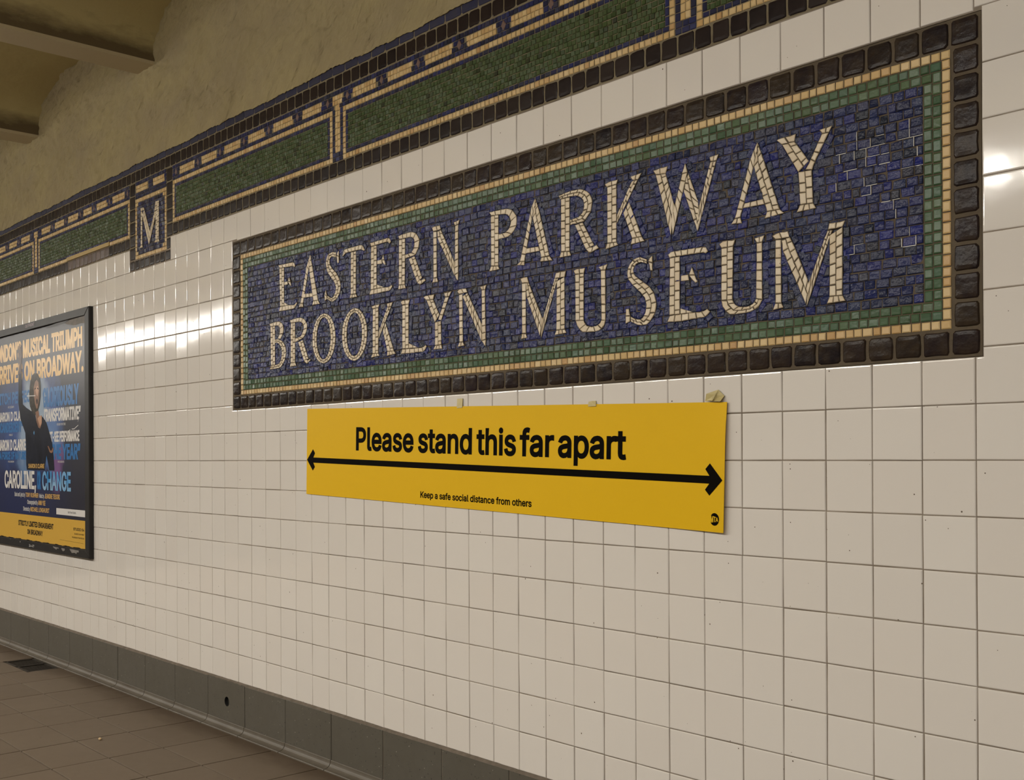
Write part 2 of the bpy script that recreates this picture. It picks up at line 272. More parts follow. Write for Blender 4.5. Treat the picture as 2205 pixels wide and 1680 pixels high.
# lettering: outlines of a plain grotesque alphabet, filled as flat print
GLY = json.loads('''{"cap":509,"sp":188,"g":{",":[188,[[68,71,38,-119,84,-119,137,71]]],"-":[453,[[114,244,114,188,337,188,337,244]]],".":[188,[[50,41,53,24,63,9,78,-1,95,-4,113,-1,128,9,138,24,141,41,138,59,128,73,113,83,95,87,78,83,63,73,53,59]]],"2":[453,[[130,390,139,413,153,433,172,447,196,457,224,460,273,449,293,436,308,419,317,397,320,371,311,327,282,282,234,229,64,47,64,0,389,0,389,57,153,57,153,60,267,180,336,259,371,318,381,372,376,411,361,445,337,474,306,497,268,511,225,516,182,511,143,496,111,473,86,442,71,405,66,362,127,362]]],"3":[453,[[133,10,173,-3,218,-7,266,-2,309,12,344,36,370,66,387,103,393,145,387,186,371,222,344,253,308,276,264,288,221,289,372,461,372,509,70,509,70,452,288,452,288,448,157,299,157,248,201,248,242,244,275,234,299,217,316,196,326,172,329,145,325,116,315,93,297,74,275,61,219,50,165,59,144,71,126,87,115,107,109,132,44,132,52,91,70,57,98,30]]],"4":[453,[[40,158,40,105,282,105,282,0,343,0,343,105,413,105,413,163,343,163,343,318,282,318,282,163,109,163,109,166,311,509,247,509]]],"5":[453,[[136,301,134,301,151,452,366,452,366,509,96,509,67,253,128,246,167,268,218,277,248,273,275,262,297,244,314,221,324,193,328,162,324,131,314,104,298,82,276,64,250,53,221,50,173,60,138,89,127,108,122,130,60,130,66,93,83,60,108,32,140,11,178,-2,221,-7,268,-1,309,15,343,41,369,76,385,117,391,163,388,199,379,231,364,260,345,285,321,306,294,321,263,330,229,334,178,325]]],"7":[453,[[97,0,165,0,391,449,391,509,62,509,62,452,323,452,323,448]]],"A":[480,[[16,0,85,0,135,142,344,142,395,0,463,0,276,509,201,509],[191,302,213,371,239,456,264,372,287,302,324,199,155,199]]],"B":[456,[[60,0,247,0,301,4,344,18,377,39,400,67,413,100,418,136,414,173,402,203,385,227,363,245,339,257,315,262,315,267,356,286,387,320,395,344,398,374,394,410,381,442,359,469,329,491,289,504,241,509,60,509],[125,57,125,231,248,231,279,228,306,218,327,203,342,184,352,161,355,137,349,105,330,80,296,63,245,57],[125,285,125,452,240,452,283,446,313,429,330,403,336,372,333,348,323,326,308,309,288,296,238,285]]],"C":[510,[[48,179,70,115,104,63,150,25,205,1,267,-7,305,-4,341,5,373,19,402,38,428,62,448,91,463,124,473,160,408,160,389,114,357,81,315,60,267,53,223,59,184,76,151,105,125,145,109,194,103,254,109,314,125,364,150,403,184,432,223,450,267,456,315,449,357,428,389,395,408,348,473,348,463,385,448,418,427,447,402,471,373,490,340,504,267,516,205,508,150,484,104,445,70,393,48,329,40,254]]],"D":[502,[[60,509,60,0,219,0,291,8,351,31,398,68,433,119,455,181,462,255,455,329,433,391,399,441,353,478,294,501,225,509],[318,81,272,63,215,57,125,57,125,452,221,452,275,446,320,428,354,399,379,361,394,312,399,255,394,198,379,149,354,110]]],"E":[419,[[60,0,375,0,375,57,125,57,125,229,355,229,355,286,125,286,125,452,372,452,372,509,60,509]]],"F":[410,[[125,0,125,221,346,221,346,278,125,278,125,452,369,452,369,509,60,509,60,0]]],"G":[520,[[47,179,69,116,104,64,149,25,205,1,269,-7,326,0,377,19,419,50,451,91,471,141,478,200,478,256,283,256,283,199,415,199,410,160,396,123,374,93,345,71,309,57,269,53,224,59,184,76,151,105,125,145,109,194,103,254,109,314,125,364,150,404,183,432,222,450,265,456,315,448,356,427,387,393,408,349,474,349,465,384,449,416,429,445,403,469,374,489,340,504,304,513,265,516,203,508,149,484,103,445,69,393,47,329,40,254]]],"H":[517,[[60,0,125,0,125,232,392,232,392,0,457,0,457,509,392,509,392,289,125,289,125,509,60,509]]],"I":[301,[[31,57,31,0,269,0,269,57,183,57,183,452,269,452,269,509,31,509,31,452,118,452,118,57]]],"J":[396,[[33,173,33,145,44,81,75,33,124,3,185,-7,246,3,294,33,326,81,336,145,336,509,272,509,272,145,266,104,248,74,220,56,185,50,149,56,122,74,104,104,98,145,98,173]]],"K":[467,[[60,0,125,0,125,167,198,245,372,0,449,0,243,289,448,509,364,509,212,344,174,303,139,261,124,242,125,334,125,509,60,509]]],"L":[393,[[60,509,60,0,361,0,361,57,125,57,125,509]]],"M":[628,[[120,416,120,435,129,408,145,361,159,321,170,291,286,0,342,0,456,291,467,322,482,363,498,409,507,436,506,413,505,369,504,327,504,0,568,0,568,509,476,509,352,187,342,158,330,121,318,83,315,73,311,84,299,123,287,159,277,187,152,509,60,509,60,0,122,0,122,328]]],"N":[523,[[124,328,122,384,120,431,148,381,177,331,202,290,387,0,463,0,463,509,399,509,399,157,401,108,403,76,388,107,363,151,343,183,136,509,60,509,60,0,125,0,125,291]]],"O":[533,[[48,179,70,115,105,63,150,25,205,1,267,-7,329,1,384,25,429,63,464,115,486,179,493,254,486,329,464,393,429,445,384,484,329,508,267,516,205,508,150,484,105,445,70,393,48,329,40,254],[125,144,109,194,103,254,109,314,125,364,151,404,184,433,223,450,267,456,310,450,349,433,383,404,408,365,425,314,430,254,425,194,408,144,383,105,349,76,310,59,267,53,223,59,184,76,151,105]]],"P":[445,[[60,0,125,0,125,186,235,186,289,191,332,207,366,233,390,265,404,304,409,348,404,391,390,430,366,462,332,487,289,503,235,509,60,509],[125,242,125,452,232,452,268,449,297,439,318,423,333,402,342,376,344,348,342,319,333,294,318,272,297,256,269,246,233,242]]],"R":[449,[[60,0,125,0,125,198,236,198,246,199,353,0,428,0,313,211,333,217,367,240,390,271,405,309,409,352,405,395,390,433,367,465,333,489,290,504,236,509,60,509],[125,255,125,452,233,452,269,449,298,440,319,425,334,405,342,380,345,352,342,324,334,300,319,281,298,267,269,258,234,255]]],"S":[447,[[91,31,128,9,172,-4,224,-9,278,-4,323,11,360,34,386,64,403,99,408,139,405,171,395,198,359,238,312,264,264,279,212,293,169,308,131,334,119,352,115,376,118,398,129,418,145,435,167,448,194,456,225,459,267,453,302,437,326,412,337,378,401,378,394,415,377,449,351,476,316,498,275,511,227,516,180,511,138,498,102,476,75,448,58,413,52,372,60,326,86,289,128,260,184,239,245,222,296,205,332,179,342,161,346,139,341,114,329,92,311,74,286,60,257,52,224,49,166,59,142,71,123,88,110,110,104,137,38,137,46,96,64,60]]],"T":[449,[[32,509,32,452,193,452,193,0,257,0,257,452,417,452,417,509]]],"U":[517,[[60,509,60,173,66,124,85,80,114,43,154,15,203,-2,259,-8,315,-2,363,15,403,43,433,80,451,124,457,173,457,509,393,509,393,178,389,144,377,113,357,87,331,68,298,56,259,52,220,56,187,68,160,87,141,113,128,144,124,178,124,509]]],"V":[480,[[84,509,16,509,204,0,278,0,463,509,395,509,290,206,267,138,241,52,215,137,192,206]]],"W":[686,[[155,0,230,0,318,323,335,395,343,437,351,391,368,323,455,0,530,0,670,509,603,509,523,196,510,145,499,94,492,62,486,94,462,196,380,509,306,509,224,196,211,145,200,94,193,61,187,94,163,196,82,509,16,509]]],"Y":[472,[[91,509,16,509,203,208,203,0,268,0,268,208,455,509,381,509,280,344,251,293,237,260,222,292,192,344]]],"a":[389,[[30,108,35,73,48,45,68,22,94,5,126,-5,160,-9,215,1,252,25,272,52,277,52,277,0,337,0,337,251,333,290,322,320,306,343,286,360,239,379,194,384,133,375,104,364,79,346,57,322,41,291,100,274,118,301,149,322,196,331,240,322,267,297,276,257,276,255,273,243,265,235,234,227,178,220,125,211,78,193,58,179,43,161,34,138],[92,105,95,124,103,139,134,159,175,168,200,171,231,176,259,182,276,190,276,138,272,115,263,93,248,74,228,59,202,49,170,45,130,52,102,72]]],"b":[424,[[53,0,112,0,112,59,118,59,138,31,172,4,198,-5,229,-8,274,-2,313,16,346,45,370,84,385,133,390,189,385,245,370,293,345,332,313,361,274,378,229,384,197,381,171,373,137,346,118,319,114,319,114,509,53,509],[125,115,116,150,113,189,116,229,125,263,140,291,161,312,188,325,220,330,253,325,280,311,301,290,316,261,325,227,328,189,325,151,316,117,301,88,279,66,253,51,220,47,188,51,162,65,140,86]]],"c":[396,[[34,187,40,133,56,85,82,46,117,16,159,-2,207,-8,261,-1,306,21,341,56,363,102,304,117,292,89,271,66,243,52,207,46,173,51,145,66,124,89,108,117,99,151,96,187,99,224,108,258,124,287,145,310,173,325,207,330,242,325,270,311,290,289,303,262,362,277,340,322,305,356,260,377,207,384,159,378,117,360,82,330,56,291,40,243]]],"d":[424,[[39,133,55,84,79,45,111,16,151,-2,195,-8,227,-5,252,4,287,31,307,59,313,59,313,0,372,0,372,509,311,509,311,319,306,319,287,346,253,373,228,381,196,384,151,378,112,361,79,332,55,293,39,245,34,189],[109,117,99,151,96,189,99,227,108,261,124,290,145,311,172,325,205,330,237,325,263,312,284,291,300,263,309,229,312,189,309,150,299,115,284,86,263,65,236,51,205,47,172,51,145,66,124,88]]],"e":[404,[[34,187,40,132,56,85,82,46,117,16,161,-2,212,-8,249,-5,283,4,311,19,335,39,353,63,365,91,306,105,285,73,254,53,212,46,179,50,151,61,128,80,110,106,100,139,97,169,371,169,371,194,368,242,357,282,341,315,319,341,294,361,266,374,205,384,157,378,115,359,81,329,55,290,39,242],[308,221,97,221,99,241,109,270,125,294,146,313,173,326,205,330,237,326,263,314,283,294,298,269,307,237]]],"f":[254,[[81,327,81,0,142,0,142,327,228,327,228,379,142,379,142,419,145,443,154,460,171,470,195,474,215,472,227,468,243,521,222,527,187,530,135,519,113,505,96,486,84,461,81,432,81,379,6,379,6,327]]],"g":[425,[[82,-110,134,-140,168,-148,207,-151,251,-147,291,-136,324,-117,350,-90,367,-54,372,-9,372,379,313,379,313,319,308,319,288,346,253,373,228,382,196,384,152,378,112,361,80,332,55,293,39,246,34,191,39,136,55,90,80,53,113,27,152,10,195,5,227,8,252,16,287,41,306,68,311,68,311,-6,304,-47,282,-75,249,-92,207,-97,154,-88,122,-66,101,-41,51,-69],[109,123,99,155,96,193,99,229,109,262,124,290,145,312,172,325,205,330,237,325,264,312,285,291,300,264,309,231,312,193,309,154,300,121,285,95,264,75,237,63,205,59,172,63,145,76,124,96]]],"h":[410,[[53,509,53,0,114,0,114,227,117,257,126,283,141,303,161,317,184,326,210,329,246,323,273,304,290,275,296,235,296,0,357,0,357,240,353,285,341,321,321,349,295,369,264,380,227,384,187,379,152,362,124,332,114,312,114,509]]],"i":[167,[[67,446,84,443,100,446,114,455,123,468,126,483,123,499,114,512,100,521,84,524,67,521,54,512,44,499,41,483,44,468,54,455],[53,379,53,0,114,0,114,379]]],"k":[381,[[114,212,114,509,53,509,53,0,114,0,114,141,154,178,294,0,372,0,201,216,360,379,284,379,121,212]]],"l":[189,[[53,509,53,84,58,47,74,20,101,3,139,-2,162,-1,181,3,170,54,160,53,146,52,130,54,120,62,114,99,114,509]]],"m":[610,[[140,307,158,320,199,330,229,326,253,311,269,288,274,260,274,0,335,0,335,247,345,290,374,320,395,328,419,330,447,326,473,313,490,289,496,254,496,0,557,0,557,255,553,296,541,328,522,354,497,372,468,383,437,386,381,375,337,343,322,321,317,308,309,331,287,361,257,380,219,386,172,376,132,346,118,323,112,306,112,379,53,379,53,0,114,0,114,238,117,266,126,289]]],"n":[410,[[114,0,114,227,117,257,126,283,141,303,161,317,184,326,210,329,246,323,273,304,290,275,296,235,296,0,357,0,357,240,353,285,341,321,321,349,295,369,264,380,227,384,187,379,152,362,124,332,112,307,112,379,53,379,53,0]]],"o":[415,[[40,133,56,85,82,46,117,16,159,-2,207,-8,256,-2,299,16,333,46,359,85,376,133,381,187,376,243,359,291,333,330,299,360,256,378,207,384,159,378,117,360,82,330,56,291,40,243,34,187],[108,117,99,151,96,187,99,224,108,258,124,287,145,310,173,325,207,330,242,325,270,310,292,287,307,258,316,224,319,187,316,151,307,117,292,89,270,66,242,51,207,46,173,51,145,66,124,89]]],"p":[424,[[53,379,53,-143,114,-143,114,59,118,59,138,31,173,4,198,-5,229,-8,274,-2,313,16,346,45,370,84,385,133,390,189,385,245,370,293,345,332,313,361,274,378,229,384,197,381,171,373,137,346,118,319,112,319,112,379],[116,150,113,189,116,229,125,263,140,291,161,312,188,325,220,330,253,325,280,311,301,290,316,261,325,227,328,189,325,151,316,117,301,88,279,66,253,51,220,47,188,51,162,65,140,86,125,115]]],"r":[259,[[112,321,112,379,53,379,53,0,114,0,114,237,117,262,126,284,140,301,159,315,182,323,207,326,230,324,243,322,243,384,229,384,213,385,181,380,152,367,130,347,115,321]]],"s":[365,[[84,18,112,3,145,-5,182,-8,223,-5,260,6,290,24,312,47,326,75,331,107,325,142,306,171,275,194,229,209,172,223,124,243,112,258,109,277,114,299,131,317,156,329,187,333,219,328,243,316,258,298,268,277,324,290,299,339,279,358,254,372,223,381,187,384,149,381,115,370,87,354,65,332,51,305,47,274,53,237,72,208,104,186,149,170,212,155,237,147,254,136,265,121,268,103,262,81,244,62,217,50,181,45,150,49,124,60,105,79,94,107,36,94,45,63,62,38]]],"t":[227,[[65,93,72,52,92,21,125,2,168,-4,192,-3,213,2,202,54,185,51,170,50,150,53,136,61,128,76,126,98,126,327,204,327,204,379,126,379,126,471,65,471,65,379,6,379,6,327,65,327]]],"u":[410,[[53,379,53,139,57,95,69,59,89,31,115,11,146,-1,182,-5,222,0,257,17,286,47,298,73,298,0,357,0,357,379,296,379,296,153,293,122,283,97,268,77,249,62,226,53,200,50,164,56,137,75,119,105,114,144,114,379]]],"y":[389,[[61,-86,47,-139,65,-143,91,-145,139,-136,177,-107,204,-58,371,379,305,379,224,155,202,87,195,60,187,87,165,155,84,379,17,379,163,-1,151,-36,130,-74,104,-89,71,-87]]],"\u2013":[350,[[0,244,0,188,350,188,350,244]]],"\u2019":[177,[[82,509,52,318,98,318,151,509]]],"\u201c":[300,[[104,509,52,318,121,318,151,509],[228,509,175,318,244,318,274,509]]],"\u201d":[300,[[82,509,52,318,98,318,151,509],[205,509,175,318,222,318,274,509]]]}}'''); CAP = GLY['cap']
from mathutils.geometry import delaunay_2d_cdt
def winding(x, y, C):
    w = 0
    for P in C:
        for i in range(len(P)):
            (x1, y1), (x2, y2) = P[i - 1], P[i]
            cr = (x2 - x1) * (y - y1) - (x - x1) * (y2 - y1)
            if y1 <= y < y2 and cr > 0: w += 1
            elif y2 <= y < y1 and cr < 0: w -= 1
    return w
def lettering(mb, s, x0, x1, top, base, fn, bold=.0, mi=0, track=0):
    """s fitted between x0..x1, capitals from top to base (y down), thickened by bold (share of the capital height); fn maps (x, y) to world"""
    C = []; x = 0
    for ch in s:
        if ch == ' ': x += GLY['sp'] + track; C.append(None); continue
        adv, loops = GLY['g'][ch]
        C.append([[(x + l[i], l[i + 1]) for i in range(0, len(l), 2)] for l in loops]); x += adv + track
    X = [p[0] for g in C if g for l in g for p in l]; a0, a1 = min(X), max(X)
    d = bold * (base - top); sx = (x1 - x0 - 2 * d) / (a1 - a0); sy = (base - top - 2 * d) / CAP
    for g in C:
        if not g: continue
        G = [inset([(x0 + d + (p[0] - a0) * sx, base - d - p[1] * sy) for p in l], -d) if d else [(x0 + (p[0] - a0) * sx, base - p[1] * sy) for p in l] for l in g]
        V = []; E = []
        for P in G:
            b = len(V); V += [Vector((p[0], -p[1])) for p in P]; E += [(b + i, b + (i + 1) % len(P)) for i in range(len(P))]
        v, e, f, *_ = delaunay_2d_cdt(V, E, [], 0, 1e-5)
        G2 = [[(p[0], -p[1]) for p in P] for P in G]
        b = len(mb.v); mb.v += [tuple(fn(q.x, -q.y)) for q in v]
        for t in f:
            cx = sum(v[i].x for i in t) / len(t); cy = sum(v[i].y for i in t) / len(t)
            if winding(cx, cy, G2) > 0: mb.f.append(tuple(b + i for i in t)); mb.mi.append(mi)
# ---------------------------------------------------------------- the tiled wall
U0, U1 = -58, 30
SIGN = (-8.35, -7.93, 19.13, -1.83)
PLAQUE = (-17.46, -8.97, -13.47, -8.0)
BAND_V = -8.95
def cut(r, holes):
    """a tile's rectangle minus the inset mosaics; returns polygons (u,v)"""
    u0, v0, u1, v1 = r
    for h in holes:
        a0, b0, a1, b1 = max(u0, h[0]), max(v0, h[1]), min(u1, h[2]), min(v1, h[3])
        if a0 >= a1 - 1e-6 or b0 >= b1 - 1e-6: continue
        fu = a0 <= u0 + 1e-6 and a1 >= u1 - 1e-6; fv = b0 <= v0 + 1e-6 and b1 >= v1 - 1e-6
        if fu and fv: return []
        if fu: return cut((u0, b1, u1, v1), holes) if b0 <= v0 + 1e-6 else cut((u0, v0, u1, b0), holes)
        if fv: return cut((a1, v0, u1, v1), holes) if a0 <= u0 + 1e-6 else cut((u0, v0, a0, v1), holes)
        if a0 - u0 < .13: a0 = u0
        if b0 - v0 < .13: b0 = v0
        if u1 - a1 < .13: a1 = u1
        if v1 - b1 < .13: b1 = v1
        if (a0, a1) == (u0, u1) or (b0, b1) == (v0, v1): return cut(r, [(a0, b0, a1, b1)])
        L, T = a0 <= u0 + 1e-6, b0 <= v0 + 1e-6
        if L and T: return [[(a1, v0), (u1, v0), (u1, v1), (u0, v1), (u0, b1), (a1, b1)]]
        if L: return [[(u0, v0), (u1, v0), (u1, v1), (a1, v1), (a1, b0), (u0, b0)]]
        if T: return [[(u0, v0), (a0, v0), (a0, b1), (u1, b1), (u1, v1), (u0, v1)]]
        return [[(u0, v0), (u1, v0), (u1, b0), (a0, b0), (a0, v1), (u0, v1)]]
    return [[(u0, v0), (u1, v0), (u1, v1), (u0, v1)]]
mb = MB()
for j in range(U0, U1):
    for r in range(-9, 8):
        top = max(r, BAND_V)
        bot = SIGN[1] - .012 if r == -9 and SIGN[0] - .1 <= j and j + 1 <= SIGN[2] + .1 else r + 1
        for P in cut((j, top, j + 1, bot), (SIGN, PLAQUE)):
            g = R.uniform(.005, .010)
            P = inset(ccw([(p[0] + R.uniform(-.004, .004), p[1] + R.uniform(-.004, .004)) for p in P]), g)
            us = [p[0] for p in P]; vs = [p[1] for p in P]
            if max(us) - min(us) < .09 or max(vs) - min(vs) < .09: continue
            t = R.uniform(-.004, .004); gx, gy = R.gauss(0, .0038), R.gauss(0, .0038)
            cu, cv = (max(us) + min(us)) / 2, (max(vs) + min(vs)) / 2
            def rg(d, w): return [(p[0], p[1], w + t + gx * (p[0] - cu) + gy * (p[1] - cv)) for p in (inset(P, d) if d else P)]
            mb.rings([rg(0, .06), rg(0, .022), rg(.006, .009), rg(.016, .002), rg(.03, 0)])
for (a, b, c, d) in ((U0, BAND_V - .02, U1, SIGN[1]), (U0, SIGN[1], SIGN[0], SIGN[3]), (SIGN[2], SIGN[1], U1, SIGN[3]), (U0, SIGN[3], U1, 8.2)):
    mb.ubox(a, b, .02, c, d, .0605, 1)
mb.ubox(U0, BAND_V - .02, .061, U1, 10.5, 2.5, 1)
struct('wall_back', mb, [M['tile'], M['grout']])
mb = MB(); mb.ubox(U0, -12.45, .061, U1, BAND_V - .02, 2.5); mb.ubox(U0, -20, .45, U1, -12.45, 2.5); struct('trim_12', mb, [M['grout']])  # core of the back wall, behind the frieze and the plaster

# plaster above the frieze: lumpy, its ragged lower lip laps over the blue edge tiles
def hsh(x, s): return math.sin(x * s) * .5 + math.sin(x * s * 2.31 + 1.7) * .3 + math.sin(x * s * 5.13 + .6) * .2
from mathutils import noise
def plaster(a, b):
    u = U0 + (U1 - U0) * a
    edge = -12.43 + .045 * hsh(u, .9) + .022 * hsh(u, 5.3) + .016 * hsh(u, 23)
    v = edge + (-19.4 - edge) * b
    q = Vector((u * .55 + v * .35, v * .8 - u * .2, 3.1))
    lump = .12 * noise.fractal(q * .55, 1.0, 2.0, 3) + .08 * noise.fractal(Vector((u * .9 + v * .9, v * 2.1 - u * .9, .4)), .9, 2.1, 4) + .05 * noise.fractal(Vector((u * 3.1, v * 3.3, 9)), .9, 2, 3)
    w = -.035 + (lump - .06) * min(1, b * 9)
    return W(u, v, w)
def pgrid(a0, a1, na, nb):
    mb.grid(na, nb, lambda a, b: plaster(a0 + (a1 - a0) * a, b))
mb = MB()
pgrid(0, .17, 60, 24); pgrid(.17, .74, 720, 90); pgrid(.74, 1, 90, 24)
lip = [plaster(i / 1400, 0) for i in range(1401)]
for p, q in zip(lip, lip[1:]):
    mb.face([p, q, q + Vector((0, .008, .002)), p + Vector((0, .008, .002))][::-1])
struct('wall_upper', mb, [M['plaster']], smooth=True)

# ---------------------------------------------------------------- ceiling: steel-beam soffits with shallow vaults between
BEAMS = [(-16.22 + 13.5 * k, -14.73 + 13.5 * k) for k in range(-7, 4)]
SOF = -16.1
prof = [(0, SOF - .12), (.0, SOF - .75), (.09, SOF - 1.05), (.3, SOF - 1.38), (.7, SOF - 1.58), (1.3, SOF - 1.72), (2.2, SOF - 1.9), (3.3, SOF - 2.12), (4.5, SOF - 2.3), (6.0, SOF - 2.4)]
def smooth_curve(P, n=4):
    out = []
    for i in range(len(P) - 1):
        p0, p1, p2, p3 = P[max(0, i - 1)], P[i], P[i + 1], P[min(len(P) - 1, i + 2)]
        for k in range(n):
            t = k / n
            out.append(tuple(.5 * (2 * p1[c] + (p2[c] - p0[c]) * t + (2 * p0[c] - 5 * p1[c] + 4 * p2[c] - p3[c]) * t * t + (3 * p1[c] - p0[c] - 3 * p2[c] + p3[c]) * t ** 3) for c in (0, 1)))
    return out + [P[-1]]
prof = [(0, SOF - .12), (0, SOF - .5), (.03, SOF - .85), (.2, SOF - 1.25), (.6, SOF - 1.62), (1.5, SOF - 2.02), (3.0, SOF - 2.30), (4.5, SOF - 2.42), (6.0, SOF - 2.46)]
prof = smooth_curve(prof)
mb = MB()
for k in range(len(BEAMS) - 1):
    a, b = BEAMS[k][1], BEAMS[k + 1][0]; w = (b - a)
    pts = [(a + d * w / 12.0, v) for d, v in prof] + [(b - d * w / 12.0, v) for d, v in prof[::-1][1:]]
    for (p, q) in zip(pts, pts[1:]):
        for y0, y1 in ((.5, -12), (-12, -26), (-26, -78)):
            mb.face([W(p[0], p[1], y0), W(q[0], q[1], y0), W(q[0], q[1], y1), W(p[0], p[1], y1)])
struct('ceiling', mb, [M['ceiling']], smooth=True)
for k, (a, b) in enumerate(BEAMS):
    mb = MB(); mb.ubox(a, SOF, .6, b, SOF - .14, -76); mb.ubox(a + .5, SOF - .14, .6, b - .5, SOF - 2.6, -76)
    struct('trim_%d' % (k + 1), mb, [M['beam']])

# ---------------------------------------------------------------- floor, stone base and cove
mb = MB()
rows = [-.30, -2.9]
while rows[-1] > -37: rows.append(rows[-1] - 1.86)
GR = (-28.35, -1.82, -24.84, -.26)      # the drain opening (u0, w0, u1, w1)
j0 = -19.5 - 2.9 * 16
for i in range(38):
    for a, b in zip(rows, rows[1:]):
        for P in cut((j0 + 2.9 * i, b, j0 + 2.9 * (i + 1), a), (GR,)):
            P = [(p[0], p[1]) for p in P]
            us = [p[0] for p in P]; ws = [p[1] for p in P]
            g = .028
            Q = inset(ccw(P), g)
            z = R.uniform(-.003, .003)
            base = len(mb.v)
            mb.v += [tuple(Vector((p[0] * K, p[1] * K, -.06 * K))) for p in Q] + [tuple(Vector((p[0] * K, p[1] * K, (z - .01) * K))) for p in Q] + [tuple(Vector((p[0] * K, p[1] * K, z * K))) for p in inset(Q, .006)]
            m = len(Q)
            for k in (0, 1):
                for i2 in range(m):
                    j2 = (i2 + 1) % m; mb.f.append((base + k * m + j2, base + k * m + i2, base + (k + 1) * m + i2, base + (k + 1) * m + j2)); mb.mi.append(0)
            mb.f.append(tuple(base + 2 * m + i2 for i2 in range(m))[::-1]); mb.mi.append(0)
for (a, b, c, d) in ((-70, -37.5, GR[0], 0), (GR[2], -37.5, 30, 0), (GR[0], -37.5, GR[2], GR[1]), (GR[0], GR[3], GR[2], 0)):
    mb.box((a * K, b * K, -.3), (c * K, d * K, -.05 * K), 1)
mb.box((-160 * K, -80 * K, -1.3), (40 * K, -37.5 * K, -1.1), 2)
struct('floor', mb, [M['floor'], M['floor_joint'], M['track']])
mb = MB(); mb.box((-160 * K, -80 * K, -1.1), (40 * K, -78 * K, 2.95)); struct('wall_front', mb, [M['far_tile']])

HU, HV, HR = -8.75, 8.80, .175
mb = MB(); jb = [-7.41 + 2.82 * k for k in range(-18, 14)]
for a, b in zip(jb, jb[1:]):
    a2, b2 = a + .014, b - .014; wf = -.075 + R.uniform(-.008, .008)
    if a < HU < b:
        n = 32; ring = []; out = []
        for k in range(n):
            t = 2 * math.pi * (k + .5) / n; ring.append((HU + HR * math.cos(t), HV - HR * math.sin(t)))
            c, s = math.cos(t), math.sin(t); kx = ((b2 - HU) if c > 0 else (HU - a2)) / abs(c); kz = ((HV - 8.03) if s > 0 else (9.62 - HV)) / abs(s)
            q = min(kx, kz); out.append((HU + c * q, HV - s * q))
        # snap the nearest outer points to the corners
        for cu_, cv_ in ((a2, 8.03), (b2, 8.03), (a2, 9.62), (b2, 9.62)):
            i = min(range(n), key=lambda i: (out[i][0] - cu_) ** 2 + (out[i][1] - cv_) ** 2); out[i] = (cu_, cv_)
        for k in range(n):
            j = (k + 1) % n
            mb.face([W(*out[k], wf), W(*out[j], wf), W(*ring[j], wf), W(*ring[k], wf)])
            mb.face([W(*ring[k], wf), W(*ring[j], wf), W(*ring[j], .055), W(*ring[k], .055)], 1)
        mb.face([W(a2, 8.03, wf), W(b2, 8.03, wf), W(b2, 8.02, .1), W(a2, 8.02, .1)][::-1])
        mb.face([W(*q, .055) for q in ring], 1)
    else:
        P = ccw([(a2, 8.04), (b2, 8.04), (b2, 9.62), (a2, 9.62)])
        mb.rings([[(p[0], p[1], .2) for p in P], [(p[0], p[1], wf + .02) for p in P], [(p[0], p[1], wf) for p in inset(P, .02)]])
mb.grid(700, 2, lambda s_, t_: W(U0 + (U1 - U0) * s_, 8.055 - .075 * t_ + .012 * hsh(U0 + (U1 - U0) * s_, 9) * t_, -.072 + .078 * t_ * t_ + .01 * hsh(U0 + (U1 - U0) * s_, 14)), 3)
mb.ubox(U0, 8.04, -.045, HU - .3, 10, .06, 2); mb.ubox(HU + .3, 8.04, -.045, U1, 10, .06, 2)
mb.ubox(HU - .3, 8.04, -.045, HU + .3, HV - HR - .02, .06, 2); mb.ubox(HU - .3, HV + HR + .02, -.045, HU + .3, 10, .06, 2)
struct('baseboard_back', mb, [M['baseboard'], M['hole'], M['grout'], M['ledge']])
# cove: concave quarter round with a rounded toe
cp = [(-.085, 9.50), (-.10, 9.53), (-.105, 9.56), (-.115, 9.60), (-.14, 9.66), (-.18, 9.71), (-.235, 9.745), (-.30, 9.765), (-.335, 9.775), (-.35, 9.79), (-.35, 9.84)]
cp = [(-.06, 9.50), (-.098, 9.503), (-.104, 9.515), (-.107, 9.54), (-.112, 9.58), (-.123, 9.62), (-.143, 9.66), (-.172, 9.695), (-.21, 9.722), (-.255, 9.74), (-.30, 9.75), (-.335, 9.752), (-.352, 9.758), (-.362, 9.772), (-.365, 9.84)]
mb = MB()
for a, b in zip(jb, jb[1:]):
    a2, b2 = a + .016, b - .016
    o = len(mb.v); n = len(cp)
    for u in (a2, b2): mb.v += [tuple(W(u, v, w)) for w, v in cp]
    for i in range(n - 1): mb.f.append((o + i, o + i + 1, o + n + i + 1, o + n + i)); mb.mi.append(0)
    mb.face([W(a2, v, w) for w, v in cp] + [W(a2, 9.84, .1), W(a2, 9.47, .1)]); mb.face(([W(b2, v, w) for w, v in cp] + [W(b2, 9.84, .1), W(b2, 9.47, .1)])[::-1])
bed = [(w + .02, v + .02) for w, v in cp]
for (p, q) in zip(bed, bed[1:]): mb.face([W(U0, p[1], p[0]), W(U0, q[1], q[0]), W(U1, q[1], q[0]), W(U1, p[1], p[0])], 1)
struct('baseboard_cove', mb, [M['cove'], M['grout']])
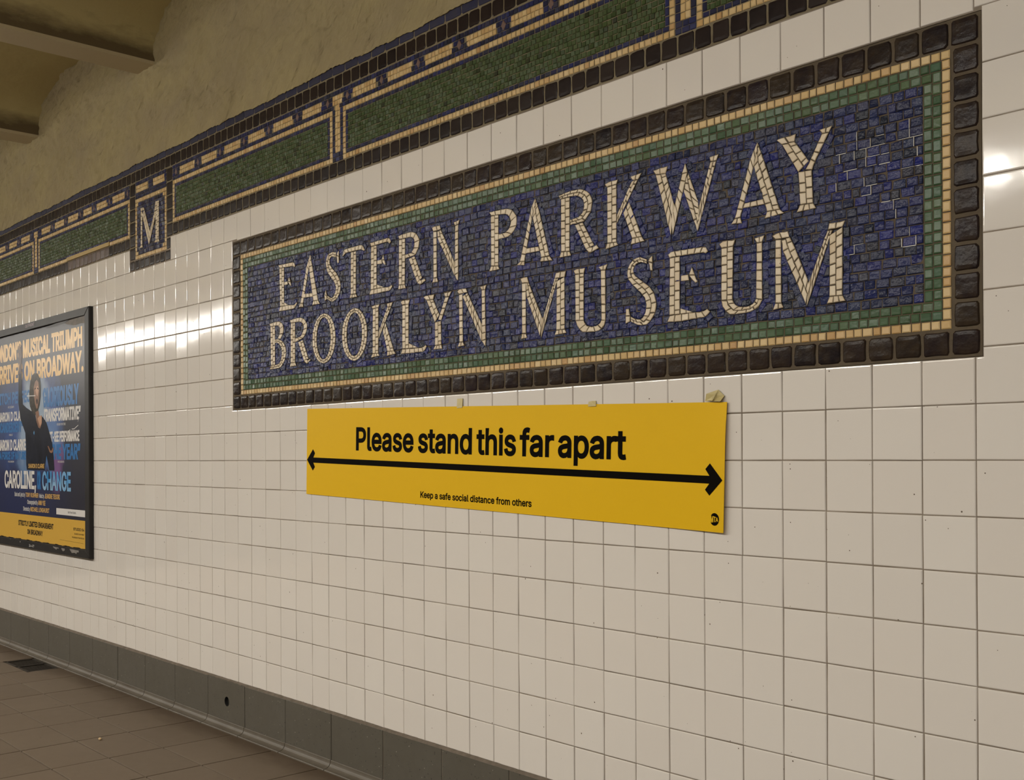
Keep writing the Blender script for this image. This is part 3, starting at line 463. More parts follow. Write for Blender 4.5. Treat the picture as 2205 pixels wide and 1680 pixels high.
# ---------------------------------------------------------------- mosaic helpers
def row(mb, u0, u1, v0, v1, step, top=0.0, jit=.02, **k):
    n = max(1, round((u1 - u0) / step)); xs = [u0 + (u1 - u0) * i / n + (R.uniform(-jit, jit) if 0 < i < n else 0) for i in range(n + 1)]
    for a, b in zip(xs, xs[1:]): tess(mb, [(a, v0), (b, v0), (b, v1), (a, v1)], top, **k)
def colm(mb, u0, u1, v0, v1, step, top=0.0, jit=.02, **k):
    n = max(1, round((v1 - v0) / step)); ys = [v0 + (v1 - v0) * i / n + (R.uniform(-jit, jit) if 0 < i < n else 0) for i in range(n + 1)]
    for a, b in zip(ys, ys[1:]): tess(mb, [(u0, a), (u1, a), (u1, b), (u0, b)], top, **k)
BRICKS = []
def field(mb, u0, v0, u1, v1, rows, step, vary=.3, skip=None, **k):
    h = (v1 - v0) / rows
    for r in range(rows):
        x = u0; first = True
        while x < u1 - 1e-6:
            s = step * R.uniform(1 - vary, 1 + vary) * (R.uniform(.4, 1) if first else 1); first = False
            e = min(x + s, u1)
            if u1 - e < step * .35: e = u1
            a, b = v0 + h * r, v0 + h * (r + 1); j = R.uniform(-.008, .008)
            BRICKS.append((x, a + j, e, b + j))
            if not (skip and skip((x + e) / 2, (a + b) / 2)): tess(mb, [(x, a + j), (e, a + j), (e, b + j), (x, b + j)], **k)
            x = e
def ring_rows(mb, u0, v0, u1, v1, t, step, **k):
    """one course of tesserae running round a rectangle"""
    row(mb, u0, u1, v0, v0 + t, step, **k); row(mb, u0, u1, v1 - t, v1, step, **k)
    colm(mb, u0, u0 + t, v0 + t, v1 - t, step, **k); colm(mb, u1 - t, u1, v0 + t, v1 - t, step, **k)
def lerp_poly(P, t):
    k = t * (len(P) - 1); i = min(int(k), len(P) - 2); f = k - i
    return (P[i][0] + (P[i + 1][0] - P[i][0]) * f, P[i][1] + (P[i + 1][1] - P[i][1]) * f)
def reparam(A, B):
    L = [0.0]
    for i in range(len(A) - 1):
        a = math.hypot(A[i + 1][0] - A[i][0], A[i + 1][1] - A[i][1]); b = math.hypot(B[i + 1][0] - B[i][0], B[i + 1][1] - B[i][1])
        L.append(L[-1] + (a + b) / 2)
    def at(P, s):
        s = max(0, min(L[-1], s))
        for i in range(len(L) - 1):
            if s <= L[i + 1] + 1e-9:
                f = (s - L[i]) / max(1e-9, L[i + 1] - L[i])
                return (P[i][0] + (P[i + 1][0] - P[i][0]) * f, P[i][1] + (P[i + 1][1] - P[i][1]) * f)
        return P[-1]
    return L[-1], at
def mix2(a, b, t): return (a[0] + (b[0] - a[0]) * t, a[1] + (b[1] - a[1]) * t)
def ribbon(mb, A, B, cell=.2, top=-.024, bed=-.016, gap=.009, colw=.15):
    """a stroke of a letter: one or two courses of stone laid along it, on a mortar bed"""
    n, at = reparam(A, B)
    wid = sum(math.hypot(a[0] - b[0], a[1] - b[1]) for a, b in zip(A, B)) / len(A)
    if n < .26 and wid > n:            # serif: courses run across
        nc = max(1, round(wid / .13)); cells = 1
    else:
        nc = 2 if wid > .2 else 1; cells = max(1, round(n / cell))
    m = max(cells, len(A) * 2 if len(A) > 2 else cells)
    for i in range(m):
        s0, s1 = n * i / m, n * (i + 1) / m
        P = ccw([at(A, s0), at(A, s1), at(B, s1), at(B, s0)])
        if abs(area(P)) > 1e-5: mb.rings([[(p[0], p[1], .03) for p in P], [(p[0], p[1], bed) for p in P]], 1)
    for c in range(nc):
        off = (.5 if c % 2 else 0)
        ed = [0.0] + [n * (i + off + R.uniform(-.09, .09)) / cells for i in range(0 if off else 1, cells) if 0 < i + off < cells] + [n]
        if cells == 1: ed = [0.0, n]
        for s0, s1 in zip(ed, ed[1:]):
            f0, f1 = c / nc, (c + 1) / nc
            q = [mix2(at(A, s0), at(B, s0), f0), mix2(at(A, s1), at(B, s1), f0), mix2(at(A, s1), at(B, s1), f1), mix2(at(A, s0), at(B, s0), f1)]
            sm = (s0 + s1) / 2
            if len(A) > 2 and s1 - s0 > .1:
                q = [q[0], mix2(at(A, sm), at(B, sm), f0), q[1], q[2], mix2(at(A, sm), at(B, sm), f1), q[3]]
            if abs(area(q)) > .0012: tess(mb, q, top, gap=gap, bev=.013, tilt=.005, base=bed + .004, bh=.009)
def contour(mb, A, B, top=-.009, bed=-.003, t=.15, cell=.2):
    """the course of blue glass that follows a stroke on either side"""
    for E, O in ((A, B), (B, A)):
        n, at = reparam(E, O)
        if n < .5: continue
        cells = max(1, round(n / cell))
        for i in range(cells):
            s0, s1 = n * i / cells, n * (i + 1) / cells
            a, b = at(E, s0), at(E, s1); c, d = at(O, s0), at(O, s1)
            dx, dy = b[0] - a[0], b[1] - a[1]; l = math.hypot(dx, dy)
            if l < .03: continue
            nx, ny = dy / l, -dx / l
            if nx * (c[0] + d[0] - a[0] - b[0]) + ny * (c[1] + d[1] - a[1] - b[1]) > 0: nx, ny = -nx, -ny
            if l > 3 * cell: continue
            P = ccw([a, b, (b[0] + nx * t, b[1] + ny * t), (a[0] + nx * t, a[1] + ny * t)])
            h = R.uniform(-.001, .001)
            tess(mb, P, top + h, gap=.009, bev=.014, tilt=.010, base=bed + .004, bh=.008)
LETTERS = json.loads('''[["E",[[[[-5.03,-6.66],[-4.02,-6.64],[-3.93,-6.5]],[[-4.95,-6.54],[-4.08,-6.5],[-3.98,-6.44]]],[[[-4.97,-6.54],[-4.93,-5.24]],[[-4.66,-6.53],[-4.67,-5.23]]],[[[-4.65,-6.04],[-4.42,-6.04]],[[-4.65,-5.93],[-4.42,-5.93]]],[[[-4.33,-6.19],[-4.42,-6.04],[-4.36,-5.95],[-4.22,-5.85]],[[-4.33,-6.18],[-4.26,-6.03],[-4.21,-5.92],[-4.19,-5.86]]],[[[-4.93,-5.24],[-4.67,-5.24],[-4.42,-5.24],[-4.01,-5.2],[-3.86,-5.28]],[[-5.02,-5.08],[-4.67,-5.07],[-4.42,-5.07],[-4.01,-5.07],[-3.84,-5.22]]],[[[-4.67,-5.36],[-4.42,-5.25]],[[-4.67,-5.24],[-4.42,-5.24]]]]],["A",[[[[-3.02,-6.72],[-3.22,-6.41],[-3.62,-5.21]],[[-2.99,-6.62],[-3.09,-6.28],[-3.45,-5.19]]],[[[-3.03,-6.73],[-3.09,-6.32],[-2.83,-5.2]],[[-2.98,-6.72],[-2.87,-6.34],[-2.53,-5.2]]],[[[-3.47,-5.5],[-2.88,-5.47]],[[-3.51,-5.37],[-2.84,-5.34]]],[[[-3.61,-5.21],[-3.73,-5.09]],[[-3.47,-5.19],[-3.44,-5.07]]],[[[-2.83,-5.2],[-2.89,-5.07]],[[-2.53,-5.2],[-2.42,-5.06]]]]],["S",[[[[-1.45,-6.59],[-1.68,-6.64],[-1.92,-6.6],[-2.06,-6.45],[-2.07,-6.29],[-2.0,-6.06],[-1.79,-5.85],[-1.59,-5.68],[-1.48,-5.49],[-1.52,-5.33],[-1.65,-5.19],[-1.78,-5.18],[-1.98,-5.29]],[[-1.48,-6.43],[-1.68,-6.49],[-1.8,-6.46],[-1.84,-6.38],[-1.83,-6.26],[-1.68,-6.1],[-1.46,-5.95],[-1.28,-5.74],[-1.2,-5.51],[-1.24,-5.3],[-1.41,-5.12],[-1.69,-5.04],[-2.02,-5.17]]],[[[-1.32,-6.62],[-1.45,-6.55],[-1.42,-6.4],[-1.41,-6.24]],[[-1.3,-6.61],[-1.3,-6.51],[-1.3,-6.35],[-1.3,-6.23]]],[[[-2.08,-5.47],[-2.13,-5.36],[-2.14,-5.12]],[[-2.06,-5.46],[-2.01,-5.29],[-2.01,-5.16]]]]],["T",[[[[-1.12,-6.41],[-0.99,-6.62],[-0.01,-6.63],[0.15,-6.43]],[[-1.06,-6.41],[-0.91,-6.49],[-0.08,-6.48],[0.08,-6.41]]],[[[-0.63,-6.48],[-0.65,-5.16]],[[-0.34,-6.47],[-0.36,-5.16]]],[[[-0.66,-5.16],[-0.71,-5.05]],[[-0.36,-5.15],[-0.29,-5.05]]]]],["E",[[[[0.41,-6.61],[1.41,-6.63],[1.5,-6.49]],[[0.46,-6.49],[1.34,-6.51],[1.42,-6.43]]],[[[0.46,-6.49],[0.44,-5.18]],[[0.76,-6.49],[0.75,-5.18]]],[[[0.77,-6.02],[1.01,-6.03]],[[0.77,-5.91],[1.04,-5.89]]],[[[1.1,-6.17],[1.01,-6.03],[1.06,-5.91],[1.19,-5.83]],[[1.11,-6.16],[1.14,-6.03],[1.2,-5.91],[1.22,-5.86]]],[[[0.44,-5.18],[0.76,-5.19],[1.12,-5.18],[1.4,-5.16],[1.51,-5.22]],[[0.37,-5.03],[0.76,-5.03],[1.12,-5.04],[1.44,-5.04],[1.56,-5.16]]],[[[0.75,-5.32],[1.12,-5.18]],[[0.75,-5.19],[1.12,-5.18]]]]],["R",[[[[1.84,-6.6],[2.21,-6.63],[2.55,-6.62],[2.77,-6.52],[2.89,-6.32],[2.84,-6.11],[2.68,-5.92],[2.19,-5.88]],[[1.9,-6.48],[2.21,-6.48],[2.48,-6.47],[2.62,-6.4],[2.63,-6.29],[2.61,-6.14],[2.48,-6.02],[2.19,-6.0]]],[[[1.89,-6.48],[1.87,-5.15]],[[2.2,-6.47],[2.17,-5.14]]],[[[1.87,-5.15],[1.83,-5.02]],[[2.17,-5.14],[2.22,-5.02]]],[[[2.36,-5.86],[2.76,-5.11]],[[2.65,-5.9],[3.0,-5.23]]],[[[2.76,-5.11],[2.9,-5.03],[3.17,-5.13]],[[2.9,-5.2],[2.93,-5.16],[3.11,-5.2]]]]],["N",[[[[3.46,-6.58],[3.56,-6.61],[3.82,-6.6]],[[3.52,-6.46],[3.61,-6.46],[3.87,-6.47]]],[[[3.52,-6.46],[3.52,-5.15]],[[3.68,-6.45],[3.68,-5.15]]],[[[3.52,-5.15],[3.46,-5.02]],[[3.68,-5.15],[3.74,-5.02]]],[[[3.7,-6.44],[3.71,-6.24],[4.47,-5.09]],[[3.87,-6.46],[4.01,-6.24],[4.48,-5.47]]],[[[4.49,-6.48],[4.47,-5.09],[4.55,-4.97]],[[4.64,-6.49],[4.63,-5.12],[4.62,-4.95]]],[[[4.42,-6.58],[4.49,-6.48]],[[4.7,-6.61],[4.64,-6.49]]]]],["P",[[[[5.93,-6.6],[6.32,-6.6],[6.68,-6.58],[6.89,-6.49],[7.03,-6.3],[7.03,-6.11],[6.91,-5.93],[6.68,-5.83],[6.3,-5.82]],[[6.0,-6.49],[6.32,-6.47],[6.62,-6.44],[6.75,-6.33],[6.79,-6.21],[6.75,-6.09],[6.65,-5.99],[6.53,-5.96],[6.3,-5.96]]],[[[6.0,-6.49],[6.0,-5.16]],[[6.31,-6.47],[6.3,-5.13]]],[[[6.0,-5.16],[5.93,-5.02]],[[6.3,-5.13],[6.35,-5.03]]]]],["A",[[[[7.7,-6.64],[7.58,-6.47],[7.13,-5.13]],[[7.72,-6.52],[7.64,-6.3],[7.31,-5.11]]],[[[7.7,-6.65],[7.62,-6.17],[7.93,-5.12]],[[7.73,-6.64],[7.85,-6.36],[8.23,-5.13]]],[[[7.37,-5.43],[7.84,-5.42]],[[7.34,-5.3],[7.88,-5.29]]],[[[7.14,-5.13],[7.01,-5.05]],[[7.31,-5.11],[7.31,-5.0]]],[[[7.93,-5.12],[7.88,-5.02]],[[8.23,-5.12],[8.34,-4.99]]]]],["R",[[[[8.55,-6.56],[8.93,-6.61],[9.32,-6.6],[9.6,-6.47],[9.73,-6.24],[9.67,-5.99],[9.44,-5.78],[8.95,-5.77]],[[8.61,-6.47],[8.92,-6.47],[9.21,-6.45],[9.39,-6.34],[9.44,-6.18],[9.38,-6.01],[9.24,-5.92],[8.95,-5.91]]],[[[8.64,-6.47],[8.64,-5.16]],[[8.95,-6.46],[8.94,-5.14]]],[[[8.64,-5.16],[8.58,-5.02]],[[8.94,-5.14],[8.99,-5.02]]],[[[9.12,-5.75],[9.49,-5.1]],[[9.39,-5.77],[9.77,-5.16]]],[[[9.49,-5.11],[9.61,-4.98],[9.92,-5.07]],[[9.66,-5.14],[9.69,-5.12],[9.85,-5.16]]]]],["K",[[[[10.12,-6.55],[10.25,-6.59],[10.55,-6.59]],[[10.19,-6.47],[10.28,-6.48],[10.5,-6.48]]],[[[10.2,-6.47],[10.19,-5.14]],[[10.5,-6.48],[10.49,-5.13]]],[[[10.19,-5.14],[10.13,-5.0]],[[10.49,-5.13],[10.55,-5.05]]],[[[10.98,-6.48],[10.51,-5.77]],[[11.16,-6.46],[10.5,-5.55]]],[[[10.93,-6.58],[10.98,-6.48]],[[11.29,-6.6],[11.16,-6.46]]],[[[10.7,-5.78],[10.97,-5.14]],[[10.89,-6.01],[11.27,-5.14]]],[[[10.97,-5.14],[10.93,-5.0]],[[11.27,-5.14],[11.36,-5.02]]]]],["W",[[[[11.69,-6.47],[12.13,-5.02]],[[11.99,-6.44],[12.23,-5.7]]],[[[11.61,-6.58],[11.8,-6.6],[12.05,-6.6]],[[11.69,-6.47],[11.81,-6.46],[11.99,-6.44]]],[[[12.53,-6.56],[12.45,-6.35],[12.14,-5.39]],[[12.55,-6.55],[12.61,-6.35],[12.18,-5.02]]],[[[12.56,-6.22],[12.49,-5.95],[12.87,-5.01]],[[12.63,-6.32],[12.91,-5.63],[12.93,-5.2]]],[[[13.23,-6.46],[12.86,-5.39]],[[13.39,-6.44],[12.88,-5.0]]],[[[13.2,-6.56],[13.23,-6.46]],[[13.46,-6.58],[13.39,-6.44]]]]],["A",[[[[14.43,-6.6],[14.27,-6.32],[13.86,-5.12]],[[14.44,-6.48],[14.35,-6.11],[14.01,-5.12]]],[[[14.43,-6.6],[14.35,-6.11],[14.67,-5.13]],[[14.45,-6.6],[14.57,-6.3],[14.98,-5.13]]],[[[14.11,-5.4],[14.58,-5.41]],[[14.07,-5.3],[14.62,-5.29]]],[[[13.86,-5.12],[13.76,-5.01]],[[14.01,-5.12],[14.05,-4.99]]],[[[14.67,-5.13],[14.6,-4.99]],[[14.98,-5.13],[15.09,-5.03]]]]],["Y",[[[[15.04,-6.43],[15.42,-5.79]],[[15.34,-6.43],[15.67,-5.97]]],[[[14.91,-6.55],[15.0,-6.57],[15.37,-6.58]],[[15.03,-6.43],[15.14,-6.43],[15.34,-6.43]]],[[[15.96,-6.45],[15.68,-5.96],[15.58,-5.81]],[[16.12,-6.44],[15.78,-5.88],[15.74,-5.78]]],[[[15.9,-6.54],[15.96,-6.45]],[[16.2,-6.56],[16.12,-6.44]]],[[[15.42,-5.8],[15.46,-5.13]],[[15.73,-5.78],[15.76,-5.12]]],[[[15.46,-5.13],[15.37,-4.99]],[[15.76,-5.12],[15.83,-5.0]]]]],["B",[[[[-5.64,-4.72],[-5.31,-4.75],[-5.01,-4.75],[-4.79,-4.66],[-4.69,-4.48],[-4.75,-4.29],[-4.91,-4.13]],[[-5.59,-4.61],[-5.31,-4.61],[-5.1,-4.61],[-4.99,-4.54],[-4.96,-4.43],[-5.0,-4.29],[-5.08,-4.16]]],[[[-5.42,-4.15],[-5.06,-4.15],[-4.77,-4.05],[-4.58,-3.85],[-4.54,-3.63],[-4.64,-3.38],[-4.9,-3.16],[-5.28,-3.14],[-5.66,-3.14]],[[-5.42,-4.02],[-5.15,-4.03],[-4.96,-3.94],[-4.85,-3.8],[-4.83,-3.61],[-4.9,-3.42],[-5.02,-3.3],[-5.28,-3.28],[-5.56,-3.28]]],[[[-5.59,-4.61],[-5.56,-3.28]],[[-5.28,-4.61],[-5.28,-3.28]]]]],["R",[[[[-4.3,-4.71],[-3.94,-4.75],[-3.61,-4.75],[-3.34,-4.65],[-3.19,-4.47],[-3.23,-4.26],[-3.42,-4.05],[-3.96,-3.94]],[[-4.24,-4.61],[-3.94,-4.61],[-3.65,-4.6],[-3.48,-4.53],[-3.42,-4.41],[-3.46,-4.26],[-3.62,-4.11],[-3.96,-4.08]]],[[[-4.24,-4.61],[-4.25,-3.28]],[[-3.96,-4.61],[-3.97,-3.28]]],[[[-4.25,-3.28],[-4.31,-3.15]],[[-3.97,-3.28],[-3.89,-3.16]]],[[[-3.78,-3.94],[-3.42,-3.3]],[[-3.48,-3.99],[-3.13,-3.34]]],[[[-3.42,-3.31],[-3.25,-3.16],[-2.98,-3.3]],[[-3.22,-3.32],[-3.18,-3.29],[-3.05,-3.33]]]]],["O",[[[[-2.2,-4.74],[-1.99,-4.7],[-1.79,-4.59],[-1.64,-4.41],[-1.54,-4.18],[-1.51,-3.93],[-1.54,-3.68],[-1.64,-3.45],[-1.79,-3.27],[-1.99,-3.16],[-2.2,-3.12],[-2.41,-3.16],[-2.61,-3.27],[-2.76,-3.45],[-2.86,-3.68],[-2.89,-3.93],[-2.86,-4.18],[-2.76,-4.41],[-2.61,-4.59],[-2.41,-4.7],[-2.2,-4.74]],[[-2.21,-4.6],[-2.09,-4.57],[-1.97,-4.47],[-1.88,-4.32],[-1.82,-4.14],[-1.8,-3.93],[-1.82,-3.72],[-1.88,-3.54],[-1.97,-3.39],[-2.09,-3.29],[-2.21,-3.26],[-2.34,-3.29],[-2.46,-3.39],[-2.55,-3.54],[-2.61,-3.72],[-2.63,-3.93],[-2.61,-4.14],[-2.55,-4.32],[-2.46,-4.47],[-2.34,-4.57],[-2.21,-4.6]]]]],["O",[[[[-0.45,-4.73],[-0.24,-4.69],[-0.05,-4.57],[0.11,-4.39],[0.21,-4.16],[0.24,-3.91],[0.21,-3.65],[0.11,-3.42],[-0.05,-3.24],[-0.24,-3.12],[-0.45,-3.08],[-0.67,-3.12],[-0.86,-3.24],[-1.02,-3.42],[-1.12,-3.65],[-1.15,-3.91],[-1.12,-4.16],[-1.02,-4.39],[-0.86,-4.57],[-0.67,-4.69],[-0.46,-4.73]],[[-0.46,-4.58],[-0.33,-4.55],[-0.21,-4.45],[-0.12,-4.3],[-0.06,-4.12],[-0.04,-3.91],[-0.06,-3.7],[-0.12,-3.52],[-0.21,-3.37],[-0.33,-3.27],[-0.46,-3.24],[-0.59,-3.27],[-0.71,-3.37],[-0.8,-3.52],[-0.86,-3.7],[-0.88,-3.91],[-0.86,-4.12],[-0.8,-4.3],[-0.71,-4.45],[-0.59,-4.55],[-0.46,-4.58]]]]],["K",[[[[0.46,-4.66],[0.59,-4.7],[0.9,-4.7]],[[0.54,-4.59],[0.62,-4.6],[0.84,-4.6]]],[[[0.54,-4.59],[0.52,-3.24]],[[0.84,-4.6],[0.82,-3.23]]],[[[0.52,-3.24],[0.44,-3.12]],[[0.82,-3.23],[0.9,-3.15]]],[[[1.29,-4.57],[0.84,-3.86]],[[1.49,-4.56],[0.84,-3.65]]],[[[1.26,-4.68],[1.29,-4.57]],[[1.57,-4.69],[1.49,-4.56]]],[[[1.05,-3.9],[1.28,-3.25]],[[1.2,-4.12],[1.62,-3.24]]],[[[1.28,-3.25],[1.25,-3.11]],[[1.62,-3.24],[1.71,-3.15]]]]],["L",[[[[1.96,-4.64],[2.04,-4.69],[2.41,-4.67]],[[2.03,-4.55],[2.1,-4.55],[2.35,-4.54]]],[[[2.04,-4.55],[2.03,-3.26]],[[2.35,-4.54],[2.34,-3.26]]],[[[2.03,-3.26],[2.43,-3.25],[2.82,-3.24],[3.02,-3.24],[3.15,-3.3]],[[1.96,-3.12],[2.43,-3.11],[2.82,-3.11],[3.08,-3.1],[3.2,-3.25]]],[[[2.35,-3.41],[2.79,-3.25]],[[2.34,-3.26],[2.79,-3.25]]]]],["Y",[[[[3.2,-4.56],[3.58,-3.89]],[[3.51,-4.55],[3.79,-4.09]]],[[[3.06,-4.66],[3.13,-4.7],[3.56,-4.69]],[[3.19,-4.56],[3.28,-4.56],[3.51,-4.55]]],[[[4.05,-4.56],[3.73,-3.95]],[[4.22,-4.55],[3.87,-3.92]]],[[[4.0,-4.67],[4.05,-4.56]],[[4.34,-4.69],[4.22,-4.55]]],[[[3.58,-3.9],[3.58,-3.24]],[[3.86,-3.92],[3.87,-3.25]]],[[[3.58,-3.24],[3.49,-3.13]],[[3.87,-3.25],[3.91,-3.13]]]]],["N",[[[[4.57,-4.65],[4.66,-4.71],[4.96,-4.7]],[[4.65,-4.57],[4.76,-4.57],[5.02,-4.58]]],[[[4.65,-4.56],[4.66,-3.25]],[[4.81,-4.56],[4.82,-3.25]]],[[[4.66,-3.25],[4.58,-3.12]],[[4.82,-3.25],[4.88,-3.14]]],[[[4.81,-4.49],[5.61,-3.19]],[[5.02,-4.57],[5.61,-3.66]]],[[[5.61,-4.57],[5.61,-3.19],[5.73,-3.06]],[[5.75,-4.57],[5.78,-3.21],[5.77,-3.05]]],[[[5.54,-4.67],[5.61,-4.57]],[[5.82,-4.69],[5.75,-4.56]]]]],["M",[[[[7.15,-4.68],[7.21,-4.71],[7.41,-4.7]],[[7.2,-4.56],[7.26,-4.56],[7.47,-4.54]]],[[[7.2,-4.56],[7.2,-3.26]],[[7.36,-4.55],[7.35,-3.26]]],[[[7.2,-3.26],[7.16,-3.12]],[[7.35,-3.26],[7.4,-3.14]]],[[[7.36,-4.55],[7.37,-4.21],[7.87,-3.14]],[[7.47,-4.54],[7.61,-4.26],[7.97,-3.58]]],[[[8.41,-4.54],[8.35,-4.4],[7.93,-3.49]],[[8.55,-4.53],[8.47,-4.39],[7.91,-3.08]]],[[[8.48,-4.46],[8.46,-3.24]],[[8.76,-4.53],[8.76,-3.24]]],[[[8.45,-4.67],[8.61,-4.68],[8.81,-4.67]],[[8.4,-4.53],[8.58,-4.52],[8.76,-4.52]]],[[[8.46,-3.24],[8.4,-3.12]],[[8.76,-3.24],[8.82,-3.14]]]]],["U",[[[[9.06,-4.64],[9.14,-4.67],[9.47,-4.66]],[[9.12,-4.54],[9.19,-4.54],[9.42,-4.53]]],[[[9.12,-4.54],[9.13,-3.41]],[[9.42,-4.53],[9.41,-3.4]]],[[[9.13,-3.41],[9.18,-3.28],[9.33,-3.11],[9.64,-3.09],[9.89,-3.08],[10.08,-3.18],[10.13,-3.33]],[[9.41,-3.4],[9.43,-3.35],[9.51,-3.25],[9.67,-3.22],[9.79,-3.22],[9.93,-3.26],[9.99,-3.35]]],[[[9.99,-3.34],[9.98,-4.53]],[[10.13,-3.32],[10.13,-4.52]]],[[[9.91,-4.62],[9.98,-4.53]],[[10.21,-4.66],[10.13,-4.52]]]]],["S",[[[[11.43,-4.59],[11.22,-4.68],[11.04,-4.67],[10.87,-4.54],[10.81,-4.37],[10.84,-4.21],[10.99,-4.05],[11.22,-3.86],[11.37,-3.69],[11.4,-3.53],[11.35,-3.34],[11.24,-3.24],[11.08,-3.26],[10.92,-3.34]],[[11.42,-4.49],[11.27,-4.55],[11.13,-4.55],[11.04,-4.48],[11.0,-4.36],[11.08,-4.25],[11.27,-4.12],[11.49,-3.97],[11.65,-3.78],[11.71,-3.54],[11.65,-3.31],[11.44,-3.1],[11.17,-3.1],[10.92,-3.22]]],[[[11.57,-4.66],[11.45,-4.58],[11.49,-4.44],[11.52,-4.32]],[[11.59,-4.65],[11.59,-4.53],[11.59,-4.42],[11.59,-4.31]]],[[[10.77,-3.53],[10.76,-3.36],[10.76,-3.18]],[[10.87,-3.53],[10.91,-3.35],[10.9,-3.22]]]]],["E",[[[[12.03,-4.61],[12.11,-4.67],[13.1,-4.65],[13.16,-4.53]],[[12.08,-4.53],[12.17,-4.54],[13.02,-4.52],[13.1,-4.49]]],[[[12.09,-4.53],[12.07,-3.25]],[[12.38,-4.53],[12.37,-3.25]]],[[[12.4,-4.1],[12.62,-4.1]],[[12.4,-3.97],[12.64,-3.96]]],[[[12.71,-4.25],[12.62,-4.09],[12.7,-3.98],[12.82,-3.88]],[[12.72,-4.24],[12.79,-4.08],[12.84,-3.96],[12.88,-3.91]]],[[[12.08,-3.24],[12.38,-3.25],[12.73,-3.25],[13.0,-3.24],[13.13,-3.29]],[[12.0,-3.1],[12.38,-3.08],[12.73,-3.1],[13.1,-3.11],[13.21,-3.22]]],[[[12.38,-3.38],[12.73,-3.26]],[[12.38,-3.25],[12.73,-3.25]]]]],["U",[[[[13.45,-4.64],[13.54,-4.69],[13.88,-4.68]],[[13.51,-4.54],[13.58,-4.54],[13.82,-4.54]]],[[[13.51,-4.54],[13.5,-3.42]],[[13.82,-4.54],[13.8,-3.41]]],[[[13.5,-3.42],[13.53,-3.28],[13.7,-3.1],[13.97,-3.09],[14.24,-3.1],[14.46,-3.18],[14.55,-3.33]],[[13.8,-3.41],[13.85,-3.31],[13.95,-3.25],[14.07,-3.23],[14.22,-3.23],[14.34,-3.29],[14.39,-3.37]]],[[[14.39,-3.36],[14.41,-4.52]],[[14.55,-3.33],[14.55,-4.52]]],[[[14.35,-4.63],[14.41,-4.52]],[[14.61,-4.66],[14.55,-4.52]]]]],["M",[[[[14.78,-4.61],[14.87,-4.65],[15.18,-4.66]],[[14.86,-4.52],[14.94,-4.52],[15.22,-4.52]]],[[[14.87,-4.52],[14.86,-3.22]],[[15.01,-4.51],[15.01,-3.21]]],[[[14.86,-3.22],[14.8,-3.08]],[[15.01,-3.21],[15.06,-3.11]]],[[[15.01,-4.5],[15.04,-4.27],[15.58,-3.12]],[[15.22,-4.52],[15.31,-4.35],[15.67,-3.52]]],[[[16.08,-4.53],[16.02,-4.41],[15.63,-3.5]],[[16.19,-4.51],[16.13,-4.37],[15.6,-3.07]]],[[[16.12,-4.42],[16.11,-3.22]],[[16.41,-4.54],[16.4,-3.21]]],[[[16.11,-4.66],[16.27,-4.65],[16.47,-4.66]],[[16.08,-4.53],[16.26,-4.53],[16.41,-4.54]]],[[[16.11,-3.22],[16.05,-3.08]],[[16.4,-3.21],[16.47,-3.09]]]]],["m",[[[[-16.26,-10.41],[-16.27,-9.01]],[[-16.1,-10.38],[-16.11,-9.0]]],[[[-16.25,-9.02],[-16.36,-8.89]],[[-16.11,-9.01],[-16.06,-8.87]]],[[[-16.12,-10.25],[-15.49,-8.93]],[[-15.89,-10.42],[-15.29,-9.32]]],[[[-16.29,-10.55],[-15.96,-10.54]],[[-16.26,-10.4],[-15.87,-10.41]]],[[[-14.91,-10.2],[-15.36,-9.45]],[[-14.72,-10.16],[-15.44,-8.9]]],[[[-14.81,-10.18],[-14.83,-9.02]],[[-14.49,-10.22],[-14.52,-9.01]]],[[[-14.82,-10.59],[-14.92,-10.2]],[[-14.48,-10.56],[-14.49,-10.21]]],[[[-14.83,-9.02],[-14.92,-8.9]],[[-14.52,-9.01],[-14.45,-8.88]]]]]]''')

# ---------------------------------------------------------------- the station-name mosaic
sign = thing('station_name_mosaic', 'large blue mosaic tablet lettered EASTERN PARKWAY BROOKLYN MUSEUM in the white tile wall', 'mosaic sign', W(5.39, -1.83, 0))
SU0, SV0, SU1, SV1 = SIGN
mb = MB(); mb.ubox(SU0 + .01, SV0 + .01, .022, SU1 - .01, SV1 - .01, .06); mesh_obj('mortar_bed', mb, M['mortar'], sign)
mb = MB()
n = 50
for i in range(n):
    a, b = SU0 + .03 + (SU1 - SU0 - .06) * i / n, SU0 + .03 + (SU1 - SU0 - .06) * (i + 1) / n
    pillow(mb, [(a, SV0 + .02), (b, SV0 + .02), (b, SV0 + .53), (a, SV0 + .53)], -.01)
    pillow(mb, [(a, SV1 - .52), (b, SV1 - .52), (b, SV1 - .03), (a, SV1 - .03)], -.01)
for k in range(10):
    a, b = SV0 + .53 + (SV1 - SV0 - 1.05) * k / 10, SV0 + .53 + (SV1 - SV0 - 1.05) * (k + 1) / 10
    pillow(mb, [(SU0 + .03, a), (SU0 + .57, a), (SU0 + .57, b), (SU0 + .03, b)], -.01)
    pillow(mb, [(SU1 - .54, a), (SU1 - .03, a), (SU1 - .03, b), (SU1 - .54, b)], -.01)
mesh_obj('tile_border', mb, M['dark'], sign)
G = (-7.74, -7.40, 18.57, -2.36)
mb = MB(); ring_rows(mb, *G, .17, .195); mesh_obj('gold_border', mb, M['gold'], sign)
mb = MB(); ring_rows(mb, G[0] + .17, G[1] + .17, G[2] - .17, G[3] - .17, .175, .21); ring_rows(mb, G[0] + .345, G[1] + .345, G[2] - .345, G[3] - .345, .175, .21)
mesh_obj('green_border', mb, M['green'], sign)
F = (G[0] + .525, G[1] + .525, G[2] - .525, G[3] - .525)
mb = MB(); field(mb, *F, 22, .245, .3, top=0, gap=.010, bev=.018, tilt=.016)
